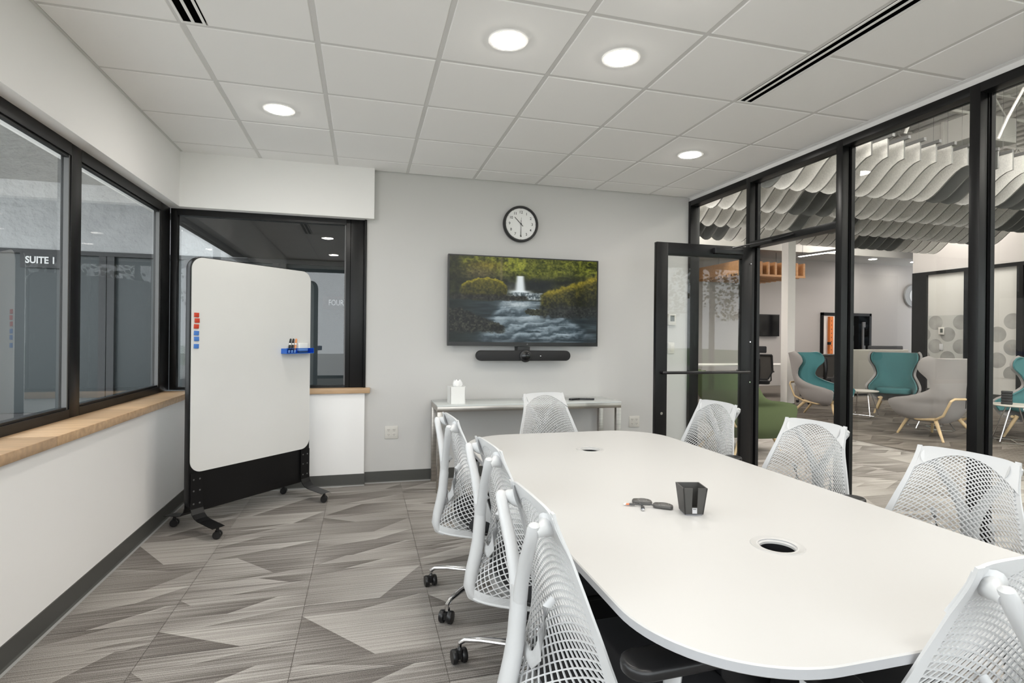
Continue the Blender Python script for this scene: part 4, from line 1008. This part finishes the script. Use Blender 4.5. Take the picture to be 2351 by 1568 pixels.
# high lamps added to light the lobby and the baffle faces
for i, (x, y) in enumerate(((4.3, 5.0), (4.4, 8.4), (4.3, 1.6), (7.4, 2.0), (10.4, 3.0), (7.6, 4.0), (12.9, 6.5), (12.9, 9.6), (6.8, 10.6), (11.8, 11.0), (5.0, 10.6), (7.0, -1.5), (11.0, -1.0))):
    t = thing('added_high_lamp', 'square high lamp added to light the lobby and felt baffles', 'ceiling light', (x, y, 4.62), 0, 'added high lamps above the lobby')
    MB().box(-0.45, 0.45, -0.45, 0.45, 0.0, 0.06).build('housing', lobwh, t, bevel=0.01)
    MB().prism(rrect(-0.40, 0.40, -0.40, 0.40, 0.1, 5), 'z', -0.10, -0.0003).build('diffuser', lobbylamp, t)
    for sx in (-0.4, 0.4): MB().tube([(sx, 0, 0.06), (sx, 0, 0.478)], 0.005, n=6).build('hanger', whitep, t)

wu = thing('added_light_strip', 'unseen light strip added above the glass partition for the felt baffles', 'added light', (3.445, 0, 3.10))  # light strip added out of view to brighten the baffle faces from below
MB().prism([(0.0, 0.0), (0.06, 0.0), (0.10, 0.05), (0.0, 0.12)], 'y', 0.3, 12.6).build('housing', gskt, wu)
MB().add([(0.064, 0.32, 0.0), (0.064, 12.58, 0.0), (0.106, 12.58, 0.052), (0.106, 0.32, 0.052)], [(0, 1, 2, 3)]).build('diffuser', mat('added_strip_glow', (1, 0.96, 0.9), emit=26), wu)
ORD = 'first second third fourth fifth sixth seventh eighth ninth tenth eleventh twelfth thirteenth fourteenth fifteenth sixteenth seventeenth eighteenth nineteenth'.split()
ORD += ['twentieth']+['twenty-'+o for o in ORD[:9]]+['thirtieth']+['thirty-'+o for o in ORD[:9]]
# steel roof joists
jm = mat('white_steel', (0.6, 0.59, 0.57), 0.5)
for i, y in enumerate((3.0, 4.55, 6.1, 7.65, 9.2)):
    t = thing('roof_joist', 'white open web roof joist, '+ORD[i]+' counted from the street front', 'roof joist', (3.46, y, 4.70), 0, 'open web joists under the lobby roof')
    L = 10.3
    MB().box(0, L, -0.03, 0.03, 0.34, 0.39).build('top_chord', jm, t); MB().box(0, L, -0.025, 0.025, 0.0, 0.04).build('bottom_chord', jm, t)
    w = MB(); k = 0.0; n = 0
    while k+0.3 < L:
        w.tube([(k, 0, 0.02 if n % 2 == 0 else 0.36), (k+0.3, 0, 0.36 if n % 2 == 0 else 0.02)], 0.012, n=6); k += 0.3; n += 1
    w.build('web', jm, t)
deck = thing('roof_deck_ribs', 'ribbed white steel roof deck above the joists', 'roof deck', (0, 0, 0), kind='structure')
mdk = MB()
for k in range(40): mdk.box(3.5+k*0.26, 3.62+k*0.26, 1.5, 11.4, 5.055, 5.099)
o = mdk.build('rib_panel', jm, deck); o['kind'] = 'stuff'
dt = thing('air_duct', 'white rectangular air duct under the lobby roof', 'duct', (0, 0, 0))
MB().box(8.6, 9.5, 6.0, 9.2, 4.33, 4.69).build('duct_body', jm, dt, bevel=0.01)
for y in (6.4, 7.6, 8.8): box('flange', jm, dt, 8.57, 9.53, y, y+0.03, 4.30, 4.695)
for x, y in ((6.6, 4.2), (7.9, 4.0), (9.6, 4.6)):
    t = thing('roof_conduit', 'white conduit curving up to the lobby roof', 'conduit', (x, y, 0), 0, 'conduits above the baffles')
    MB().tube([(0, 1.2, 3.95), (0.02, 1.1, 4.2), (0.05, 0.95, 4.5), (0.06, 0.5, 4.66), (0.06, 0.0, 4.69)], 0.018, n=8).build('pipe', jm, t, smooth=True)

# wavy felt baffles
def baffle_panel(y0, y1, shift):
    n = 16; ys = [y0+(y1-y0)*k/n for k in range(n+1)]
    zb = [3.25+0.165*(1-math.cos(2*PI*(y-5.82-shift)/1.15))-3.25 for y in ys]
    pts = [(y, z) for y, z in zip(ys, zb)]+[(y1, 0.56), (y0, 0.56)]
    return MB().prism(pts, 'x', -0.012, 0.012)
for i in range(34):
    x = 3.95+i*0.25; shift = 0.05*math.sin(i*0.22)
    t = thing('acoustic_baffle', 'wavy hanging felt baffle, '+ORD[i]+' counted from the glass partition', 'acoustic baffle', (x, 0, 3.25), 0, 'wavy felt baffles under the lobby roof')
    for k in range(4):
        y0 = 5.245+k*1.15
        dk = (k == 0 and i % 17 in (3, 4, 15, 16)) or (k == 1 and 10 <= i % 17 <= 12) or (k == 2 and i % 17 in (0, 1, 14)) or (k == 3 and 7 <= i % 17 <= 11)
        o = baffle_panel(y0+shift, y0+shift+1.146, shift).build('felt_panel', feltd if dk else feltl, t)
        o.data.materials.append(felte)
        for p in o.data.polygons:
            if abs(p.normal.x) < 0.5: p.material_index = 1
    box('rail', gskt, t, -0.02, 0.02, 5.22, 9.87, 0.561, 0.60)
    for y in (5.5, 9.5): MB().tube([(0, y, 0.60), (0, y, 1.80)], 0.002, n=4).build('wire', gskt, t)

# ---------------------------------------------------------------- lounge furniture
def shell_pt(rows):
    f = smooth_tab(rows)
    def g(u, v, off=0.0):
        w, reach, yb = f(v); ph = (u*2-1)*PI/2
        return Vector(((w-off)*math.sin(ph), yb+off+reach*(1-math.cos(ph))*(1.0), rows[0][0]))
    return f
def u_shell(rows, off=0.0, top=1.0, lo=0.0):
    # rows: (v, z, w, reach, yb)
    f = smooth_tab(rows)
    def g(u, v):
        z, w, reach, yb = f(lo+v*(top-lo)); ph = (u*2-1)*PI/2
        sgn = 1 if ph > 0 else -1
        return ((w-off)*sgn*abs(math.sin(ph))**0.85, yb+off+(reach)*(1-math.cos(ph)), z)
    return g
WROWS = [(0, .24, .16, .30, -.12), (.12, .30, .29, .52, -.22), (.26, .42, .365, .66, -.30), (.36, .50, .380, .66, -.33), (.44, .57, .345, .34, -.355), (.55, .68, .290, .15, -.38), (.70, .82, .315, .18, -.405), (.84, .95, .375, .30, -.43), (.94, 1.06, .380, .28, -.45), (1, 1.10, .345, .20, -.458)]
def wing_chair(name, label, x, y, face, outer=greyf, inner=teal, rows=WROWS, H=1.0, group='teal and grey winged lounge chairs'):
    t = thing(name, label, 'lounge chair', (x, y, 0), math.radians(face-90), group)
    MB().sheet(u_shell(rows), 28, 26, -0.035).build('shell', outer, t, smooth=True)
    MB().sheet(u_shell(rows, 0.040, 0.985, 0.20), 28, 26, -0.018).build('lining', inner, t, smooth=True)
    MB().prism(rrect(-0.265, 0.265, -0.24, 0.30, 0.16, 6), 'z', 0.36, 0.46).build('seat_cushion', inner, t, bevel=0.03, seg=3)
    for sx in (-1, 1):
        MB().tube([(sx*0.17, 0.24, 0.30), (sx*0.27, 0.36, 0.0)], [0.026, 0.014], n=10).build('leg', ashm, t, smooth=True)
        MB().tube([(sx*0.17, -0.16, 0.28), (sx*0.27, -0.40, 0.0)], [0.026, 0.014], n=10).build('leg', ashm, t, smooth=True)
        MB().tube([(sx*0.20, 0.30, 0.29), (sx*0.24, 0.05, 0.245), (sx*0.20, -0.20, 0.27)], 0.02, n=8).build('side_rail', ashm, t, smooth=True)
    MB().tube([(-0.20, -0.20, 0.27), (-0.22, -0.34, 0.34), (-0.20, -0.43, 0.54), (-0.16, -0.44, 0.57), (0.16, -0.44, 0.57), (0.20, -0.43, 0.54), (0.22, -0.34, 0.34), (0.20, -0.20, 0.27)], 0.016, n=10).build('back_hoop', ashm, t, smooth=True)
    return t
wing_chair('winged_lounge_chair', 'winged lounge chair in profile beside the white column', 7.62, 7.72, -68)
wing_chair('winged_lounge_chair', 'winged lounge chair facing the meeting room, teal front in full view', 9.42, 7.88, 217)
wing_chair('winged_lounge_chair', 'winged lounge chair seen from behind with grey seam and wooden hoop', 7.62, 5.74, 80)
MB().tube([(0, -0.438, 0.45), (0, -0.452, 0.7), (0, -0.476, 0.9), (0, -0.498, 1.05)], 0.005, n=6).build('back_seam', blackf, bpy.data.objects['winged_lounge_chair.002'])
wing_chair('winged_lounge_chair', 'winged lounge chair cut off at the right edge of the photo', 9.0, 5.35, 190)
GROWS = [(0, .20, .30, .45, -.20), (.2, .30, .40, .66, -.34), (.45, .45, .44, .76, -.40), (.62, .58, .44, .74, -.42), (.70, .64, .42, .36, -.43), (.85, .78, .40, .24, -.44), (1, .94, .38, .18, -.45)]
wing_chair('tub_lounge_chair', 'green tub lounge chair just outside the open glass door', 4.38, 5.62, 10, greenf, greenf, GROWS, group=None)

def sled_table(x, y, r, h, label, group='small round sled tables'):
    t = thing('side_table', label, 'side table', (x, y, 0), random.uniform(0, 6), group)
    MB().lathe([(r-0.008, h-0.018), (r, h-0.010), (r, h-0.004), (r-0.004, h), (0.001, h)], (0, 0, 0), 36).build('table_top', mat('pale_top', (0.66, 0.62, 0.56), 0.4), t, smooth=True)
    k = r*0.95
    for sx in (-1, 1):
        MB().tube([(sx*0.10, -0.06, h-0.02), (sx*k*0.8, -k*0.75, 0.02), (sx*k*0.78, -k*0.68, 0.008), (sx*k*0.78, k*0.68, 0.008), (sx*k*0.8, k*0.75, 0.02), (sx*0.10, 0.06, h-0.02)], 0.008, n=8).build('sled_leg', chrome, t, smooth=True)
    MB().tube([(-k*0.78, 0, 0.012), (k*0.78, 0, 0.012)], 0.007, n=8).build('crossbar', chrome, t)
    return t
sled_table(8.42, 7.62, 0.24, 0.45, 'small round side table between profile chair and teal-fronted chair')
sled_table(8.30, 6.35, 0.33, 0.40, 'low round table behind the chair seen from behind')
sled_table(8.28, 5.22, 0.26, 0.50, 'round side table at the right edge carrying a black box')
bx_ = thing('black_container', 'black ribbed box standing on the right side table', 'container', (8.20, 5.26, 0.5002), 0.5)
for k in range(5): MB().box(-0.055, 0.055, -0.055, 0.055, k*0.036, k*0.036+0.030).build('tier', blackp, bx_, bevel=0.003)
box('core', blackp, bx_, -0.05, 0.05, -0.05, 0.05, 0.0005, 0.173)
bn = thing('high_back_bench', 'beige high back bench behind the teal-fronted chair', 'bench', (11.9, 10.3, 0))
beige = mat('beige_fabric', (0.38, 0.36, 0.32), 0.9)
MB().box(-0.85, 1.0, 0.10, 0.24, 0.05, 1.10).build('back_panel', beige, bn, bevel=0.02); MB().box(-0.83, 0.98, 0.245, 0.80, 0.15, 0.46).build('seat', mat('charcoal_fabric', (0.05, 0.05, 0.055), 0.9), bn, bevel=0.03)
for x in (-0.8, 0.94):
    for y in (0.14, 0.74): box('leg', blackp, bn, x-0.02, x+0.02, y-0.02, y+0.02, 0, 0.16)
MB().box(0.0, 1.0, 0.245, 0.35, 0.60, 1.19).build('headrest_cushion', mat('charcoal_fabric', (0, 0, 0)), bn, bevel=0.02)
hd = thing('standing_desk', 'dark high desk in front of the gym doorway', 'desk', (13.1, 11.9, 0))
MB().box(-0.6, 0.7, -0.3, 0.3, 0.96, 1.0).build('desk_top', mat('walnut', (0.15, 0.10, 0.07), 0.5), hd)
box('panel', blackf, hd, -0.55, 0.65, -0.25, -0.20, 0.0, 0.96); box('panel', blackf, hd, -0.55, -0.50, -0.2, 0.25, 0.0, 0.96); box('panel', blackf, hd, 0.6, 0.65, -0.2, 0.25, 0.0, 0.96)

def office_chair(x, y, face, label, head, base, frame):
    t = thing('office_chair', label, 'office chair', (x, y, 0), math.radians(face-90))
    MB().prism(rrect(-0.25, 0.25, -0.20, 0.26, 0.10, 5), 'z', 0.45, 0.52).build('seat', blackf, t, bevel=0.02)
    out = [(-0.18, 0.56), (0.18, 0.56), (0.26, 0.72), (0.24, 1.02), (-0.24, 1.02), (-0.26, 0.72)]
    m = MB()
    for i in range(6):
        a, b = out[i], out[(i+1) % 6]; m.tube([(a[0], -0.27-(a[1]-.5)*.08, a[1]), (b[0], -0.27-(b[1]-.5)*.08, b[1])], 0.018, n=8)
    m.build('back_frame', frame, t, smooth=True)
    MB().prism(out, 'y', -0.288, -0.282).build('back_mesh', mat('dark_mesh', (0.05, 0.045, 0.04), 0.8), t)
    MB().tube([(0, -0.30, 0.95), (0, -0.33, 0.75), (0, -0.30, 0.55), (0, -0.15, 0.44)], None, n=8, flat=(0.035, 0.015)).build('spine', blackp, t, smooth=True)
    if head: MB().box(-0.14, 0.14, -0.37, -0.31, 1.06, 1.19).build('headrest', blackf, t, bevel=0.02); MB().box(-0.02, 0.02, -0.36, -0.32, 0.95, 1.07).build('headrest_stem', blackp, t)
    MB().lathe([(0.03, 0.08), (0.03, 0.25), (0.06, 0.36), (0.08, 0.45)], (0, 0, 0), 12).build('column', base, t, smooth=True)
    for k in range(5):
        a = 2*PI*k/5; L = MB().tube([(0.03*math.cos(a), 0.03*math.sin(a), 0.11), (0.32*math.cos(a), 0.32*math.sin(a), 0.075)], [0.022, 0.014], n=8).build('leg', base, t, smooth=True)
        MB().lathe([(0.028, -0.02), (0.028, 0.02)], (0.33*math.cos(a), 0.33*math.sin(a), 0.0285), 12, 'x').build('caster', blackp, t)
    for sx in (-1, 1): MB().tube([(sx*0.22, 0, 0.46), (sx*0.29, 0, 0.52), (sx*0.29, 0, 0.68)], 0.014, n=8).build('arm_post', blackp, t); MB().box(sx*0.29-0.04, sx*0.29+0.04, -0.10, 0.14, 0.68, 0.71).build('arm_pad', blackp, t, bevel=0.008)
    return t
office_chair(7.45, 9.15, 60, 'black office chair with headrest and chrome base, left of the white column', True, chrome, blackp)
office_chair(9.05, 9.30, 80, 'black office chair with angular frame behind the profile lounge chair', False, blackp, mat('grey_frame', (0.10, 0.095, 0.09), 0.5))
dk = thing('work_desk', 'pale work desk behind the black office chairs', 'desk', (8.6, 10.9, 0))
MB().box(-1.6, 1.4, -0.35, 0.35, 0.71, 0.74).build('desk_top', lobwh, dk, bevel=0.003)
for x in (-1.5, 1.3):
    for y in (-0.3, 0.3): box('leg', gskt, dk, x-0.02, x+0.02, y-0.02, y+0.02, 0, 0.71)

# ---------------------------------------------------------------- street front behind the photographer (seen mirrored in the door glass)
ff = thing('window_4', 'black framed shopfront of the lobby reflected in the door glass', 'window', kind='structure')
for x in (3.5, 5.2, 6.9, 8.6, 10.3, 12.0, 13.7): box('mullion', blackm, ff, x-0.05, x+0.05, -4.08, -3.98, 0, 3.2)
box('top_rail', blackm, ff, 3.4, 18, -4.08, -3.98, 3.1, 3.2); box('upper_panel', lobw, ff, 3.3, 18.2, -4.10, -3.96, 3.2, 5.1)
box('pane', parg, ff, 3.5, 13.7, -4.04, -4.03, 0.0, 3.1); box('side_panel', lobw, ff, 13.75, 18.2, -4.1, -3.98, 0, 3.2)
lw_ = tag(MB().box(3.2, 45, -60, -4.1, -0.3, -0.12).build('lawn', MATS['grass_green']), 'green lawn outside the street front', 'lawn', kind='structure')
rd = tag(MB().box(3.2, 45, -17, -11, -0.118, -0.10).build('road', concm), 'pale road crossing the lawn', 'road', kind='structure')
barkm = mat('bark', (0.05, 0.04, 0.03), 0.9); leafm = mat('leaf', (0.16, 0.15, 0.08), 0.8)
def tree(x, y, h, label, seed):
    t = thing('street_tree', label, 'tree', (x, y, -0.12)); rnd = random.Random(seed)
    MB().tube([(0, 0, 0), (0.05, 0, h*0.35), (0.1, 0.05, h*0.7)], [0.22, 0.16, 0.05], n=8).build('trunk', barkm, t, smooth=True)
    m = MB()
    for k in range(1100):
        a = rnd.uniform(0, 2*PI); rr = h*0.36*rnd.random()**0.5; z = h*0.32+h*0.66*rnd.random(); rr *= math.sin(PI*min(1, max(0.1, (z/h-0.2)/0.8)))
        c = Vector((rr*math.cos(a), rr*math.sin(a), z)); d = Vector((rnd.uniform(-1, 1), rnd.uniform(-1, 1), rnd.uniform(-1, 1))).normalized()*0.13; e = d.orthogonal().normalized()*0.09
        m.add([c-d, c+e, c+d, c-e], [(0, 1, 2, 3)])
    o = m.build('foliage', leafm, t); o['kind'] = 'stuff'
tree(9.5, -19, 8.5, 'leafy street tree reflected left of centre in the door glass', 1)
tree(16.5, -20.5, 8.5, 'leafy street tree reflected at the hinge side of the door glass', 2)
tree(25, -24, 8.5, 'leafy street tree farthest along the road', 3)
tree(4.6, -24, 8.5, 'leafy street tree nearest the building line', 4)
